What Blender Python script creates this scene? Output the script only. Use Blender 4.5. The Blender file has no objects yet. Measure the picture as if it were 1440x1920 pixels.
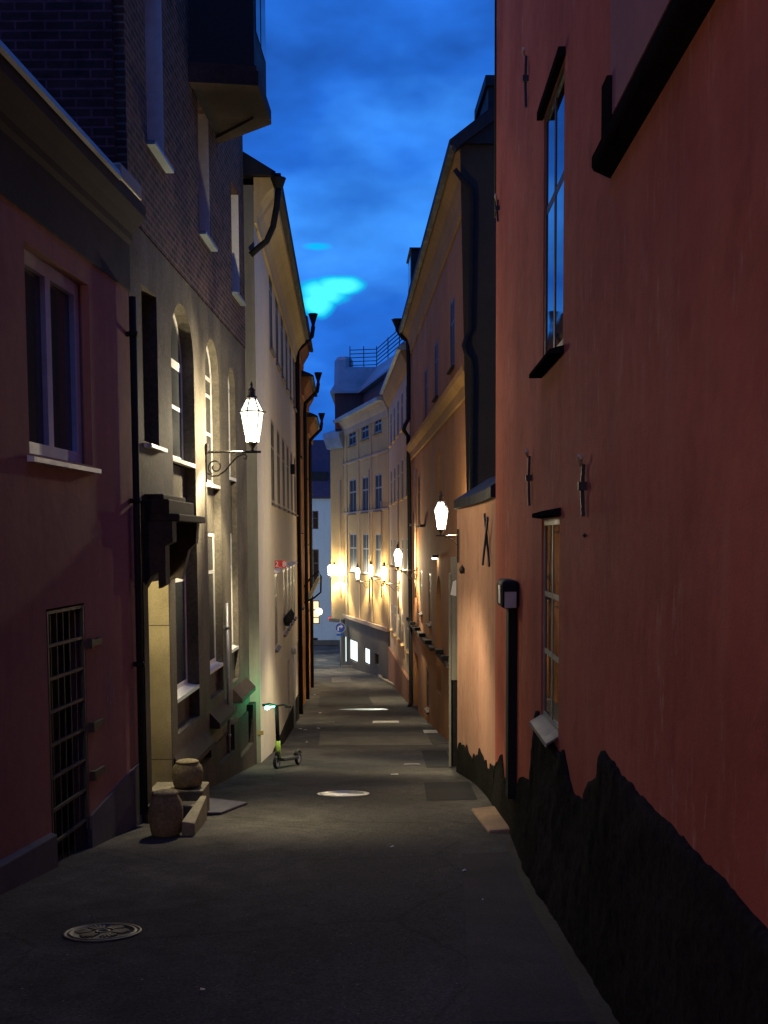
import bpy, math, random
from mathutils import Vector, Matrix
from mathutils.geometry import tessellate_polygon
random.seed(7)
R = math.radians
S = bpy.context.scene
COL = S.collection
# ------------------------------------------------------------------ camera
F = 2000.0; TH = R(4.0); RO = R(.3); PX, PY = 720.0, 1010 + F*math.tan(TH)
cf = Vector((0, math.cos(TH), -math.sin(TH))); cu0 = Vector((0, math.sin(TH), math.cos(TH))); cx = Vector((1, 0, 0))
cr = cx*math.cos(RO) - cu0*math.sin(RO); cu = cu0*math.cos(RO) + cx*math.sin(RO)
cam_d = bpy.data.cameras.new('camera'); cam = bpy.data.objects.new('camera', cam_d); COL.objects.link(cam)
cam.matrix_world = Matrix(((cr.x, cu.x, -cf.x, 0), (cr.y, cu.y, -cf.y, 0), (cr.z, cu.z, -cf.z, 0), (0, 0, 0, 1)))
cam_d.sensor_width = 36; cam_d.lens = 36*F/1920; cam_d.shift_y = (PY-960)/1920; cam_d.clip_end = 3000; cam_d.clip_start = .05
S.camera = cam
# ------------------------------------------------------------------ sky
W = bpy.data.worlds.new('World'); S.world = W; W.use_nodes = True
nt = W.node_tree; nt.nodes.clear()
def N(t, typ, **kw):
    n = t.nodes.new(typ)
    for k, v in kw.items():
        if k.startswith('_'): setattr(n, k[1:], v)
        else:
            key = int(k[1:]) if k[0] == 'i' and k[1:].isdigit() else k.replace('__', ' ')
            n.inputs[key].default_value = v
    return n
def mixc(t, a, b, fac, blend='MIX'):
    n = t.nodes.new('ShaderNodeMix'); n.data_type = 'RGBA'; n.blend_type = blend
    for idx, v in ((0, fac), (6, a), (7, b)):
        if isinstance(v, (int, float)): n.inputs[idx].default_value = v
        elif isinstance(v, tuple): n.inputs[idx].default_value = (*v, 1) if len(v) == 3 else v
        else: t.links.new(v, n.inputs[idx])
    return n.outputs[2]
def ramp(t, src, stops, interp='LINEAR'):
    n = t.nodes.new('ShaderNodeValToRGB'); cr_ = n.color_ramp; cr_.interpolation = interp
    while len(cr_.elements) < len(stops): cr_.elements.new(.5)
    for e, (p, c) in zip(cr_.elements, stops):
        e.position = p; e.color = (c, c, c, 1) if isinstance(c, (int, float)) else (*c, 1)
    t.links.new(src, n.inputs[0]); return n.outputs[0]
def math_(t, op, a, b=None, c=None, clamp=False):
    n = t.nodes.new('ShaderNodeMath'); n.operation = op; n.use_clamp = clamp
    for i, v in enumerate((a, b, c)):
        if v is None: continue
        if isinstance(v, (int, float)): n.inputs[i].default_value = v
        else: t.links.new(v, n.inputs[i])
    return n.outputs[0]
SUN_EL, SUN_ROT = R(48), R(-100)
sky = N(nt, 'ShaderNodeTexSky', _sky_type='NISHITA', _sun_disc=False, _sun_elevation=R(2.0), _sun_rotation=SUN_ROT, _altitude=50, _ozone_density=6.0)
geo = N(nt, 'ShaderNodeTexCoord')
mp = N(nt, 'ShaderNodeMapping'); mp.inputs['Scale'].default_value = (1, 1, 2.2); mp.inputs['Rotation'].default_value = (R(3), R(-9), 0)
nt.links.new(geo.outputs['Generated'], mp.inputs[0])
cl = N(nt, 'ShaderNodeTexNoise', Scale=2.3, Detail=5.0, Roughness=.55); nt.links.new(mp.outputs[0], cl.inputs[0])
cloud = ramp(nt, cl.outputs[0], [(.38, (.012, .075, .34)), (.5, (.022, .17, .74)), (.62, (.06, .36, 1.15))])
cl2 = N(nt, 'ShaderNodeTexNoise', Scale=11.0, Detail=5.0); nt.links.new(mp.outputs[0], cl2.inputs[0])
cloud = mixc(nt, cloud, ramp(nt, cl2.outputs[0], [(.3, .75), (.7, 1.25)]), .7, 'MULTIPLY')
# gap between the clouds where brighter sky shows
def ray(px, py): return (cf + cr*((px-PX)/F) - cu*((py-PY)/F)).normalized()
def gap(cxp, cyp, sx, sz, nz, seed):
    d = ray(cxp, cyp)
    sub = N(nt, 'ShaderNodeVectorMath', _operation='SUBTRACT'); sub.inputs[1].default_value = d; nt.links.new(geo.outputs['Generated'], sub.inputs[0])
    gm = N(nt, 'ShaderNodeMapping'); gm.inputs['Rotation'].default_value = (0, R(18), 0); gm.inputs['Scale'].default_value = (1/sx, 6, 1/sz)
    nt.links.new(sub.outputs[0], gm.inputs[0])
    ln = N(nt, 'ShaderNodeVectorMath', _operation='LENGTH'); nt.links.new(gm.outputs[0], ln.inputs[0])
    n = N(nt, 'ShaderNodeTexNoise', Scale=20.0, Detail=4.0); n.noise_dimensions = '4D'; n.inputs['W'].default_value = seed
    nt.links.new(geo.outputs['Generated'], n.inputs[0])
    v = math_(nt, 'ADD', ln.outputs['Value'], math_(nt, 'MULTIPLY', math_(nt, 'SUBTRACT', n.outputs[0], .5), nz))
    return v
g1 = math_(nt, 'MINIMUM', math_(nt, 'MINIMUM', gap(605, 550, .030, .0140, 1.3, 5.0), gap(640, 536, .026, .0095, 1.0, 2.0)), gap(596, 570, .018, .014, 1.2, 7.0))
cloud = mixc(nt, cloud, (.0, .60, 1.0), ramp(nt, g1, [(.72, 1.0), (1.2, 0.0)]))
cloud = mixc(nt, cloud, (.10, 1.15, 1.2), ramp(nt, g1, [(.45, 1.0), (.8, 0.0)]))
g2 = gap(592, 462, .016, .004, .8, 8.0)
cloud = mixc(nt, cloud, (.0, .62, 1.2), ramp(nt, g2, [(.4, .9), (1.3, 0.0)]))
skym = mixc(nt, cloud, mixc(nt, sky.outputs[0], (.05, .25, 1.0), 1.0, 'MULTIPLY'), .06)
bg = N(nt, 'ShaderNodeBackground', Strength=.92); nt.links.new(skym, bg.inputs[0])
out = N(nt, 'ShaderNodeOutputWorld'); nt.links.new(bg.outputs[0], out.inputs[0])
# last warm glow of the dusk from the side, very soft
sd = bpy.data.lights.new('sun', 'SUN'); sd.energy = .24; sd.angle = R(50); sd.color = (1, .40, .36)
sun = bpy.data.objects.new('sun', sd); COL.objects.link(sun)
_d = Vector((math.cos(SUN_EL)*math.cos(R(10)), math.cos(SUN_EL)*math.sin(R(10)), -math.sin(SUN_EL)))
sun.rotation_euler = _d.to_track_quat('-Z', 'Y').to_euler()
S.view_settings.view_transform = 'Standard'; S.view_settings.look = 'None'; S.view_settings.exposure = 0; S.view_settings.gamma = 1
S.render.engine = 'CYCLES'; S.cycles.use_denoising = True; S.cycles.max_bounces = 6; S.cycles.diffuse_bounces = 3
S.cycles.sample_clamp_indirect = 3; S.cycles.transparent_max_bounces = 12; S.cycles.caustics_reflective = False; S.cycles.caustics_refractive = False
LAMP_W = 680; LAMP_C = (1.0, .83, .52)
# ------------------------------------------------------------------ materials
def mat(name, base, rough=.85, metal=0., spec=.5):
    m = bpy.data.materials.new(name); m.use_nodes = True; t = m.node_tree; b = t.nodes['Principled BSDF']
    b.inputs['Base Color'].default_value = (*base, 1); b.inputs['Roughness'].default_value = rough; b.inputs['Metallic'].default_value = metal
    b.inputs['Specular IOR Level'].default_value = spec
    return m, t, b
def coord(t, scale=(1, 1, 1)):
    c = N(t, 'ShaderNodeTexCoord'); m = N(t, 'ShaderNodeMapping'); m.inputs['Scale'].default_value = scale; t.links.new(c.outputs['Object'], m.inputs[0]); return m.outputs[0]
def noise(t, v, scale, detail=4., rough=.55, dist=0.):
    n = N(t, 'ShaderNodeTexNoise', Scale=scale, Detail=detail, Roughness=rough, Distortion=dist); t.links.new(v, n.inputs[0]); return n.outputs[0]
def bump(t, b, h, strength, dist=.01, prev=None):
    n = N(t, 'ShaderNodeBump', Strength=strength, Distance=dist); t.links.new(h, n.inputs['Height'])
    if prev: t.links.new(prev, n.inputs['Normal'])
    t.links.new(n.outputs[0], b.inputs['Normal']); return n.outputs[0]
def plaster(name, c1, c2, stain=None, stain_amt=.4, big=.7, bs=.25, spots=None, rough=.9):
    m, t, b = mat(name, c1, rough, spec=.1)
    v = coord(t)
    c = mixc(t, c1, c2, ramp(t, noise(t, v, big, 5), [(.3, 0.), (.7, 1.)]))
    c = mixc(t, c, ramp(t, noise(t, v, 9, 4), [(.2, .8), (.8, 1.18)]), .45, 'MULTIPLY')
    if stain:
        sv = coord(t, (3.5, 3.5, .35))
        c = mixc(t, c, stain, math_(t, 'MULTIPLY', ramp(t, noise(t, sv, 1.3, 6, .65), [(.5, 0.), (.72, 1.)]), stain_amt))
    if spots:
        sv = coord(t, (7, 7, 1.6))
        c = mixc(t, c, spots, math_(t, 'MULTIPLY', ramp(t, noise(t, sv, 1.6, 8, .75, .3), [(.55, 0.), (.64, .55)]), ramp(t, noise(t, v, .9, 3), [(.48, 0.), (.62, 1.)])))
        c = mixc(t, c, tuple(q*.55 for q in c2), ramp(t, noise(t, coord(t, (1, 1, .8)), 2.3, 7, .7), [(.54, 0.), (.75, .6)]))
    t.links.new(c, b.inputs['Base Color'])
    p = bump(t, b, noise(t, v, 2.2, 3), bs, .05)
    bump(t, b, noise(t, v, 60, 6, .7), bs*1.6, .006, p)
    return m
def brick(name, c1, c2, mortar, w=.24, h=.077, bs=.8):
    m, t, b = mat(name, c1, .9, spec=.2)
    c = N(t, 'ShaderNodeTexCoord'); s = N(t, 'ShaderNodeSeparateXYZ'); t.links.new(c.outputs['Object'], s.inputs[0])
    cb = N(t, 'ShaderNodeCombineXYZ'); t.links.new(math_(t, 'ADD', s.outputs[0], s.outputs[1]), cb.inputs[0]); t.links.new(s.outputs[2], cb.inputs[1])
    br = N(t, 'ShaderNodeTexBrick', Scale=1.0, Mortar__Size=.012, Mortar__Smooth=.2, Brick__Width=w, Row__Height=h, Bias=0.)
    br.inputs['Color1'].default_value = (*c1, 1); br.inputs['Color2'].default_value = (*c2, 1); br.inputs['Mortar'].default_value = (*mortar, 1)
    t.links.new(cb.outputs[0], br.inputs['Vector'])
    v = coord(t)
    col = mixc(t, br.outputs[0], ramp(t, noise(t, v, 5, 6), [(.25, .55), (.75, 1.35)]), 1., 'MULTIPLY')
    t.links.new(col, b.inputs['Base Color'])
    hh = math_(t, 'ADD', math_(t, 'MULTIPLY', br.outputs['Fac'], -1.), math_(t, 'MULTIPLY', noise(t, v, 14, 4), 1.1))
    bump(t, b, hh, bs, .014); return m
def stone(name, c1, c2, scale=30, bs=.3, joints=None, rough=.8):
    m, t, b = mat(name, c1, rough, spec=.12); v = coord(t)
    c = mixc(t, c1, c2, ramp(t, noise(t, v, scale, 6, .75), [(.36, 0.), (.64, 1.)]))
    c = mixc(t, c, ramp(t, noise(t, v, 1.1, 4), [(.25, .5), (.75, 1.35)]), 1., 'MULTIPLY')
    sv = coord(t, (4, 4, .5)); c = mixc(t, c, tuple(q*.45 for q in c1), ramp(t, noise(t, sv, 1.1, 5), [(.52, 0.), (.75, .75)]))
    t.links.new(c, b.inputs['Base Color']); bump(t, b, noise(t, v, scale, 6, .75), bs, .012); return m
def simple(name, c, rough=.6, metal=0., var=.25, sc=12, bs=.12, spec=.5):
    m, t, b = mat(name, c, rough, metal, spec); v = coord(t)
    n = noise(t, v, sc, 5)
    t.links.new(mixc(t, tuple(q*(1-var) for q in c), tuple(min(1, q*(1+var)) for q in c), ramp(t, n, [(.3, 0.), (.7, 1.)])), b.inputs['Base Color'])
    t.links.new(ramp(t, n, [(.3, max(0, rough-.1)), (.7, min(1, rough+.12))]), b.inputs['Roughness'])
    bump(t, b, noise(t, v, sc*4, 4), bs, .004); return m
def emit(name, c, s, tr=0.):
    m = bpy.data.materials.new(name); m.use_nodes = True; t = m.node_tree; t.nodes.clear()
    e = N(t, 'ShaderNodeEmission', Strength=s); e.inputs[0].default_value = (*c, 1); o = N(t, 'ShaderNodeOutputMaterial')
    if tr:
        tb = N(t, 'ShaderNodeBsdfTransparent'); mx = N(t, 'ShaderNodeMixShader'); mx.inputs[0].default_value = 1-tr
        t.links.new(tb.outputs[0], mx.inputs[1]); t.links.new(e.outputs[0], mx.inputs[2]); t.links.new(mx.outputs[0], o.inputs[0])
    else: t.links.new(e.outputs[0], o.inputs[0])
    return m
M = {}
M['red'] = plaster('red_plaster', (.45, .130, .085), (.30, .078, .055), (.43, .2, .13), .25, .8, .38, spots=(.5, .33, .24))
M['red_lamplit'] = plaster('lamplit_red_plaster', (.43, .24, .165), (.35, .18, .125), (.46, .32, .22), .5, .6, .35, spots=(.55, .4, .3))  # same plaster as the red house, lantern light put into the paler colour
M['pink'] = plaster('dull_pink_plaster', (.31, .16, .145), (.24, .12, .12), (.17, .10, .11), .4, .6, .2)
M['frieze'] = plaster('dark_frieze_plaster', (.045, .042, .055), (.033, .033, .045), None, bs=.15)
M['greypl'] = plaster('grey_plinth_plaster', (.115, .11, .13), (.08, .08, .1), (.05, .05, .06), .5)
M['beige'] = plaster('beige_plaster', (.64, .59, .46), (.56, .52, .42), (.36, .32, .29), .35, .4, .16)
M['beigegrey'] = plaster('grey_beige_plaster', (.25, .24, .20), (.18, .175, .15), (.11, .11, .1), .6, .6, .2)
M['cove'] = plaster('cream_cove_plaster', (.56, .45, .24), (.48, .38, .2), (.3, .24, .15), .4)
M['orange'] = plaster('burnt_orange_plaster', (.36, .16, .05), (.28, .12, .04), (.15, .07, .04), .5, .5, .3)
M['brown'] = plaster('brown_ochre_plaster', (.36, .17, .075), (.25, .115, .05), (.40, .23, .1), .45, .5, .22)
M['brownbase'] = plaster('red_brown_plaster', (.24, .11, .055), (.17, .075, .04), (.1, .05, .03), .5)
M['ochre'] = plaster('ochre_trim_plaster', (.34, .20, .08), (.28, .16, .06), (.2, .11, .05), .4)
M['yellow'] = plaster('pale_yellow_plaster', (.50, .34, .14), (.40, .27, .11), (.26, .19, .1), .4, .35, .15)
M['yellow2'] = plaster('drab_yellow_plaster', (.44, .33, .21), (.36, .27, .18), (.2, .16, .12), .5, .35, .2)
M['slate'] = plaster('slate_grey_render', (.13, .115, .08), (.10, .085, .06), (.07, .07, .07), .5)
M['white'] = plaster('white_render', (.55, .6, .58), (.48, .54, .53), (.35, .38, .38), .3, .3, .1)
M['brick'] = brick('red_brown_brick', (.10, .05, .042), (.035, .022, .024), (.13, .11, .10), bs=1.)
M['brick2'] = brick('large_dark_brick', (.055, .028, .03), (.035, .02, .024), (.13, .055, .075), .3, .095)
M['stone'] = stone('weathered_grey_stone', (.155, .138, .108), (.085, .077, .064), 22, .6)
M['stone2'] = stone('warm_speckled_stone', (.46, .39, .26), (.33, .275, .18), 60, .35)
M['dstone'] = stone('dark_brown_stone', (.06, .046, .04), (.036, .028, .027), 18, .4)
M['granite'] = stone('pale_granite', (.27, .24, .17), (.13, .12, .09), 40, .7)
M['black'] = simple('black_painted_metal', (.012, .012, .014), .7, .0, .4, spec=.15)
M['iron'] = simple('wrought_iron', (.02, .018, .018), .6, .0, .5, 25, .5)
M['roof'] = simple('black_sheet_metal_roof', (.014, .015, .022), .65, .0, .3, 4, spec=.2)
M['soot'] = simple('sooty_black_board', (.012, .011, .012), 1., .0, .3, 6, spec=0.)
M['tileroof'] = simple('dark_plum_roof', (.055, .035, .06), .8, 0, .3, 3)
M['bluemetal'] = simple('zinc_sheet_roof', (.24, .29, .34), .45, .3, .2, 1.6)
M['cream_dull'] = simple('cream_pipe_paint', (.45, .4, .3), .6, 0, .1)
M['whitep'] = simple('white_window_paint', (.70, .70, .68), .45, 0, .08)
M['bluep'] = simple('blue_grey_window_paint', (.46, .50, .62), .5, 0, .1)
M['darkp'] = simple('dark_brown_window_paint', (.045, .03, .03), .45, 0, .3)
M['greyp'] = simple('grey_green_window_paint', (.24, .24, .19), .5, 0, .15)
M['copper'] = simple('weathered_sheet_metal', (.085, .07, .085), .6, .0, .25, 9)
M['interior'] = simple('dark_wooden_door', (.011, .009, .009), .8, spec=.1)
M['graymetal'] = simple('grey_galvanised_metal', (.32, .33, .35), .4, .4, .15)
M['rock'] = stone('black_rough_plinth', (.026, .024, .022), (.009, .0085, .008), 22, .8, rough=.75)
_b = M['rock'].node_tree.nodes['Principled BSDF']; _b.inputs['Specular IOR Level'].default_value = .02; _b.inputs['Roughness'].default_value = 1
M['redsign'] = simple('red_enamel', (.55, .02, .025), .35)
M['bluesign'] = simple('blue_enamel', (.015, .10, .48), .35)
M['signwhite'] = simple('white_enamel', (.8, .8, .8), .4, 0, .03)
M['green'] = simple('lime_green_paint', (.38, .62, .08), .4)
M['rubber'] = simple('black_rubber', (.012, .012, .012), .7)
M['paper'] = simple('pale_litter_paper', (.6, .6, .56), .8)
gm, gt, gb = mat('window_glass', (.012, .014, .018), .03, 0, .85); bump(gt, gb, noise(gt, coord(gt), 1.4, 2), .05, .02); M['glass'] = gm
gm, gt, gb = mat('dusty_glass', (.05, .055, .06), .12, 0, .6); M['glass2'] = gm
gm, gt, gb = mat('matt_dark_glass', (.018, .022, .028), .55, 0, .12); M['darkglass'] = gm
M['lampglass'] = emit('lit_lantern_glass', (1.0, .93, .74), 14, .6)
M['bulb'] = emit('lit_bulb', (1.0, .9, .66), 60)
M['shoplight'] = emit('lit_shop_pane', (.80, .97, 1.0), 1.6)
M['warmpane'] = emit('warm_lit_pane', (1, .72, .4), 1.5)
M['greenled'] = emit('green_led', (.05, 1.0, .45), 25)
M['smalllamp'] = emit('small_white_lamp', (1, .96, .85), 6)
# asphalt
m, t, b = mat('worn_asphalt', (.05, .05, .05), .95, spec=.12); v = coord(t)
c = mixc(t, (.095, .090, .078), (.040, .039, .039), ramp(t, noise(t, v, .55, 6, .6), [(.36, 0.), (.62, 1.)]))
c = mixc(t, c, ramp(t, noise(t, v, 55, 4, .7), [(.3, .4), (.7, 1.75)]), 1., 'MULTIPLY')
c = mixc(t, c, ramp(t, noise(t, coord(t, (1.2, 1., 1)), 1.1, 8, .72), [(.38, .55), (.58, 1.15)]), .8, 'MULTIPLY')
vo = N(t, 'ShaderNodeTexVoronoi', Scale=.42, _feature='DISTANCE_TO_EDGE')
nz = N(t, 'ShaderNodeTexNoise', Scale=1.7, Detail=6.); t.links.new(v, nz.inputs[0])
t.links.new(mixc(t, v, nz.outputs[1], .16), vo.inputs[0])
crack = ramp(t, vo.outputs[0], [(0., .62), (.008, 1.)])
c = mixc(t, c, crack, .8, 'MULTIPLY')
sp = ramp(t, noise(t, v, 38, 2, .5), [(.745, 0.), (.76, 1.)]); c = mixc(t, c, (.3, .28, .25), sp)
t.links.new(c, b.inputs['Base Color'])
p = bump(t, b, noise(t, v, 75, 5, .8), .9, .015); p = bump(t, b, noise(t, v, 3, 4), .35, .03, p); bump(t, b, crack, .5, .01, p)
M['asphalt'] = m
def asph(name, base, k):
    m, t, b = mat(name, base, .95, spec=.12); v = coord(t)
    c = mixc(t, base, tuple(q*.7 for q in base), ramp(t, noise(t, v, 1.5, 6), [(.35, 0.), (.65, 1.)]))
    c = mixc(t, c, ramp(t, noise(t, v, 60, 4, .7), [(.3, .6), (.7, 1.4)]), 1., 'MULTIPLY')
    t.links.new(c, b.inputs['Base Color']); bump(t, b, noise(t, v, 80, 5, .8), k, .01); return m
M['patch'] = asph('dark_asphalt_patch', (.026, .026, .027), .5)
M['patch2'] = asph('pale_asphalt_patch', (.13, .12, .10), .5)
M['patch3'] = asph('reddish_asphalt_patch', (.064, .056, .053), .6)
M['gravel'] = stone('gravelly_mortar_edge', (.05, .045, .036), (.022, .02, .018), 40, .8)
# ------------------------------------------------------------------ helpers
class MB:
    def __init__(s): s.v = []; s.f = []; s.sm = []
    def face(s, pts, smooth=False):
        i = len(s.v); s.v += [tuple(p) for p in pts]; s.f.append(tuple(range(i, i+len(pts)))); s.sm.append(smooth)
    def hexa(s, p):  # 8 points: bottom 0-3, top 4-7
        i = len(s.v); s.v += [tuple(q) for q in p]
        for f in ((3, 2, 1, 0), (4, 5, 6, 7), (0, 1, 5, 4), (1, 2, 6, 5), (2, 3, 7, 6), (3, 0, 4, 7)): s.f.append(tuple(i+k for k in f)); s.sm.append(False)
        return s
    def box(s, x0, x1, y0, y1, z0, z1):
        return s.hexa([(x0, y0, z0), (x1, y0, z0), (x1, y1, z0), (x0, y1, z0), (x0, y0, z1), (x1, y0, z1), (x1, y1, z1), (x0, y1, z1)])
    def bar(s, a, b, w, h=None, up=(0, 0, 1)):
        a = Vector(a); b = Vector(b); h = h or w; d = (b-a).normalized(); u = Vector(up)
        if abs(d.dot(u)) > .95: u = Vector((1, 0, 0))
        x = d.cross(u).normalized()*w/2; y = x.cross(d).normalized()*h/2
        return s.hexa([a-x-y, a+x-y, b+x-y, b-x-y, a-x+y, a+x+y, b+x+y, b-x+y])
    def tube(s, pts, r, n=10, cap=True):
        pts = [Vector(p) for p in pts]; rs = r if isinstance(r, (list, tuple)) else [r]*len(pts); i0 = len(s.v); ref = None
        for k, p in enumerate(pts):
            d = (pts[min(k+1, len(pts)-1)] - pts[max(k-1, 0)]).normalized()
            if ref is None: ref = Vector((1, 0, 0)) if abs(d.x) < .9 else Vector((0, 1, 0))
            x = (ref - d*ref.dot(d)).normalized(); ref = x; y = d.cross(x)
            for j in range(n):
                a = 2*math.pi*j/n; s.v.append(tuple(p + (x*math.cos(a)+y*math.sin(a))*rs[k]))
        for k in range(len(pts)-1):
            for j in range(n):
                s.f.append((i0+k*n+j, i0+k*n+(j+1) % n, i0+(k+1)*n+(j+1) % n, i0+(k+1)*n+j)); s.sm.append(True)
        if cap:
            s.f.append(tuple(i0+j for j in range(n))[::-1]); s.sm.append(False); e = i0+(len(pts)-1)*n; s.f.append(tuple(e+j for j in range(n))); s.sm.append(False)
        return s
    def lathe(s, prof, c=(0, 0, 0), n=24, smooth=True, rot=0.):
        i0 = len(s.v)
        for r, z in prof:
            for j in range(n):
                a = 2*math.pi*j/n+rot; s.v.append((c[0]+r*math.cos(a), c[1]+r*math.sin(a), c[2]+z))
        for k in range(len(prof)-1):
            for j in range(n): s.f.append((i0+k*n+j, i0+k*n+(j+1) % n, i0+(k+1)*n+(j+1) % n, i0+(k+1)*n+j)); s.sm.append(smooth)
        if prof[0][0] > 1e-4: s.f.append(tuple(i0+j for j in range(n))[::-1]); s.sm.append(False)
        if prof[-1][0] > 1e-4: e = i0+(len(prof)-1)*n; s.f.append(tuple(e+j for j in range(n))); s.sm.append(False)
        return s
    def build(s, name, m, parent=None, bevel=0., xf=None):
        o_ = Vector((0, 0, 0)); q = parent
        while q is not None: o_ += q.location; q = q.parent
        me = bpy.data.meshes.new(name); vs = [xf @ Vector(p) for p in s.v] if xf else s.v
        me.from_pydata([tuple(Vector(p)-o_) for p in vs], [], s.f); me.update()
        for p, k in zip(me.polygons, s.sm): p.use_smooth = k
        me.materials.append(M[m] if isinstance(m, str) else m)
        o = bpy.data.objects.new(name, me); COL.objects.link(o); o.parent = parent
        if bevel:
            md = o.modifiers.new('bevel', 'BEVEL'); md.width = bevel; md.segments = 2; md.limit_method = 'ANGLE'
        return o
def tag(o, label=None, cat=None, group=None, kind=None):
    for k, v in (('label', label), ('category', cat), ('group', group), ('kind', kind)):
        if v: o[k] = v
    return o
def thing(name, label, cat, loc, group=None):
    o = bpy.data.objects.new(name, None); COL.objects.link(o); o.location = loc; o.empty_display_size = .2
    return tag(o, label, cat, group)
def setlabel(o, label): o['label'] = label; return o
GP = [(-20, .9), (0, -1.6), (8, -2.62), (15, -3.5), (26, -5.0), (36, -5.95), (45, -6.55), (57, -7.2), (66, -7.6), (75, -7.75), (90, -7.8), (600, -7.8)]
def gz(y):
    for (a, za), (b_, zb) in zip(GP, GP[1:]):
        if a <= y <= b_: return za+(zb-za)*(y-a)/(b_-a)
    return GP[0][1] if y < GP[0][0] else GP[-1][1]
def atY_(px, py, Y): d = ray(px, py); return (d*(Y/d.y)).z
def gpt(px, py):
    d = ray(px, py); d = d/d.y; y = 1.
    while d.z*y > gz(y) and y < 300: y += .02
    return Vector((d.x*y, y, gz(y)))
class Wall:
    def __init__(s, p0, p1, side):
        s.p = Vector((*p0, 0)); q = Vector((*p1, 0)); s.L = (q-s.p).length; s.d = (q-s.p)/s.L; n = Vector((-s.d.y, s.d.x, 0)); s.n = n if n.x*side > 0 else -n
    def P(s, a, o, z): v = s.p+s.d*a+s.n*o; return Vector((v.x, v.y, z))
    def hit(s, px, py, off=0.):
        r = ray(px, py); k = (s.p+s.n*off).dot(s.n)/r.dot(s.n); h = r*k; return (h-s.p).dot(s.d), h.z
    def rect(s, l, r_, t, b_):   # l,r: (px,py) side points; t,b: (px,py) points on top and bottom edge
        a, c = s.hit(*l)[0], s.hit(*r_)[0]; return min(a, c), max(a, c), s.hit(*b_)[1], s.hit(*t)[1]
    def box(s, mb, s0, s1, o0, o1, z0, z1): return mb.hexa([s.P(s0, o0, z0), s.P(s1, o0, z0), s.P(s1, o1, z0), s.P(s0, o1, z0), s.P(s0, o0, z1), s.P(s1, o0, z1), s.P(s1, o1, z1), s.P(s0, o1, z1)])
    def prism(s, mb, prof, s0, s1):  # profile of (off, z) swept along s
        n = len(prof); a = [s.P(s0, *p) for p in prof]; b_ = [s.P(s1, *p) for p in prof]
        mb.face(a); mb.face(b_[::-1])
        for i in range(n): mb.face([a[i], b_[i], b_[(i+1) % n], a[(i+1) % n]])
        return mb
def hole(s0, s1, z0, z1, arch=False):
    if not arch: return [(s0, z0), (s1, z0), (s1, z1), (s0, z1)]
    r = (s1-s0)/2; c = (s0+s1)/2; sp = z1-r
    return [(s0, z0), (s1, z0)]+[(c+r*math.cos(math.pi*k/14), sp+r*math.sin(math.pi*k/14)) for k in range(15)]
def facade(w, s0, s1, z0, z1, holes, depth=.25, body=5., mb=None, top=True, o=0., ztop2=None):
    mb = mb or MB(); hb_ = [(min(p[0] for p in h), max(p[0] for p in h), min(p[1] for p in h), max(p[1] for p in h)) for h in holes]
    def ztop_at(x): return z1+((ztop2 or z1)-z1)*(x-s0)/(s1-s0)
    zmin, zmax = z0, z1
    for x0_, x1_ in ((q[0], q[1]) for q in hb_):
        pass
    SX = sorted({s0, s1}|{max(s0, min(s1, v_)) for q in hb_ for v_ in q[:2]}); SZ = sorted({z0, z1}|{max(z0, min(z1, v_)) for q in hb_ for v_ in q[2:]})
    vi = {}
    def V_(x, z):
        if (x, z) not in vi: vi[(x, z)] = len(mb.v); mb.v.append(tuple(w.P(x, o, z)))
        return vi[(x, z)]
    for x0_, x1_ in zip(SX, SX[1:]):
        if x1_-x0_ < 1e-6: continue
        for q0_, q1_ in zip(SZ, SZ[1:]):
            if q1_-q0_ < 1e-6: continue
            cx_, cz_ = (x0_+x1_)/2, (q0_+q1_)/2
            if any(q[0] < cx_ < q[1] and q[2] < cz_ < q[3] for q in hb_): continue
            mb.f.append((V_(x0_, q0_), V_(x1_, q0_), V_(x1_, q1_), V_(x0_, q1_))); mb.sm.append(False)
    for h, q in zip(holes, hb_):
        if len(h) > 4:
            arc = h[2:]; cc_ = (q[0]+q[1])/2
            for A, B in zip(arc, arc[1:]):
                corner = (q[1], q[3]) if (A[0]+B[0])/2 > cc_ else (q[0], q[3])
                mb.face([w.P(A[0], o, A[1]), w.P(B[0], o, B[1]), w.P(corner[0], o, corner[1])])
            mb.face([w.P(q[1], o, q[3]), w.P(q[0], o, q[3]), w.P(cc_, o, q[3])])
    for i_, h in enumerate(holes):
        dp = depth[i_] if isinstance(depth, (list, tuple)) else depth
        for k in range(len(h)):
            a, b_ = h[k], h[(k+1) % len(h)]; mb.face([w.P(a[0], o, a[1]), w.P(b_[0], o, b_[1]), w.P(b_[0], o-dp, b_[1]), w.P(a[0], o-dp, a[1])])
    if body:
        zz = ztop2 or z1
        for a, z in ((s0, z1), (s1, zz)): mb.face([w.P(a, o, z0), w.P(a, o-body, z0), w.P(a, o-body, z), w.P(a, o, z)])
        mb.face([w.P(s0, o-body, z0), w.P(s1, o-body, z0), w.P(s1, o-body, zz), w.P(s0, o-body, z1)])
        if top: mb.face([w.P(s0, o, z1), w.P(s1, o, zz), w.P(s1, o-body, zz), w.P(s0, o-body, z1)])
    return mb
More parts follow.
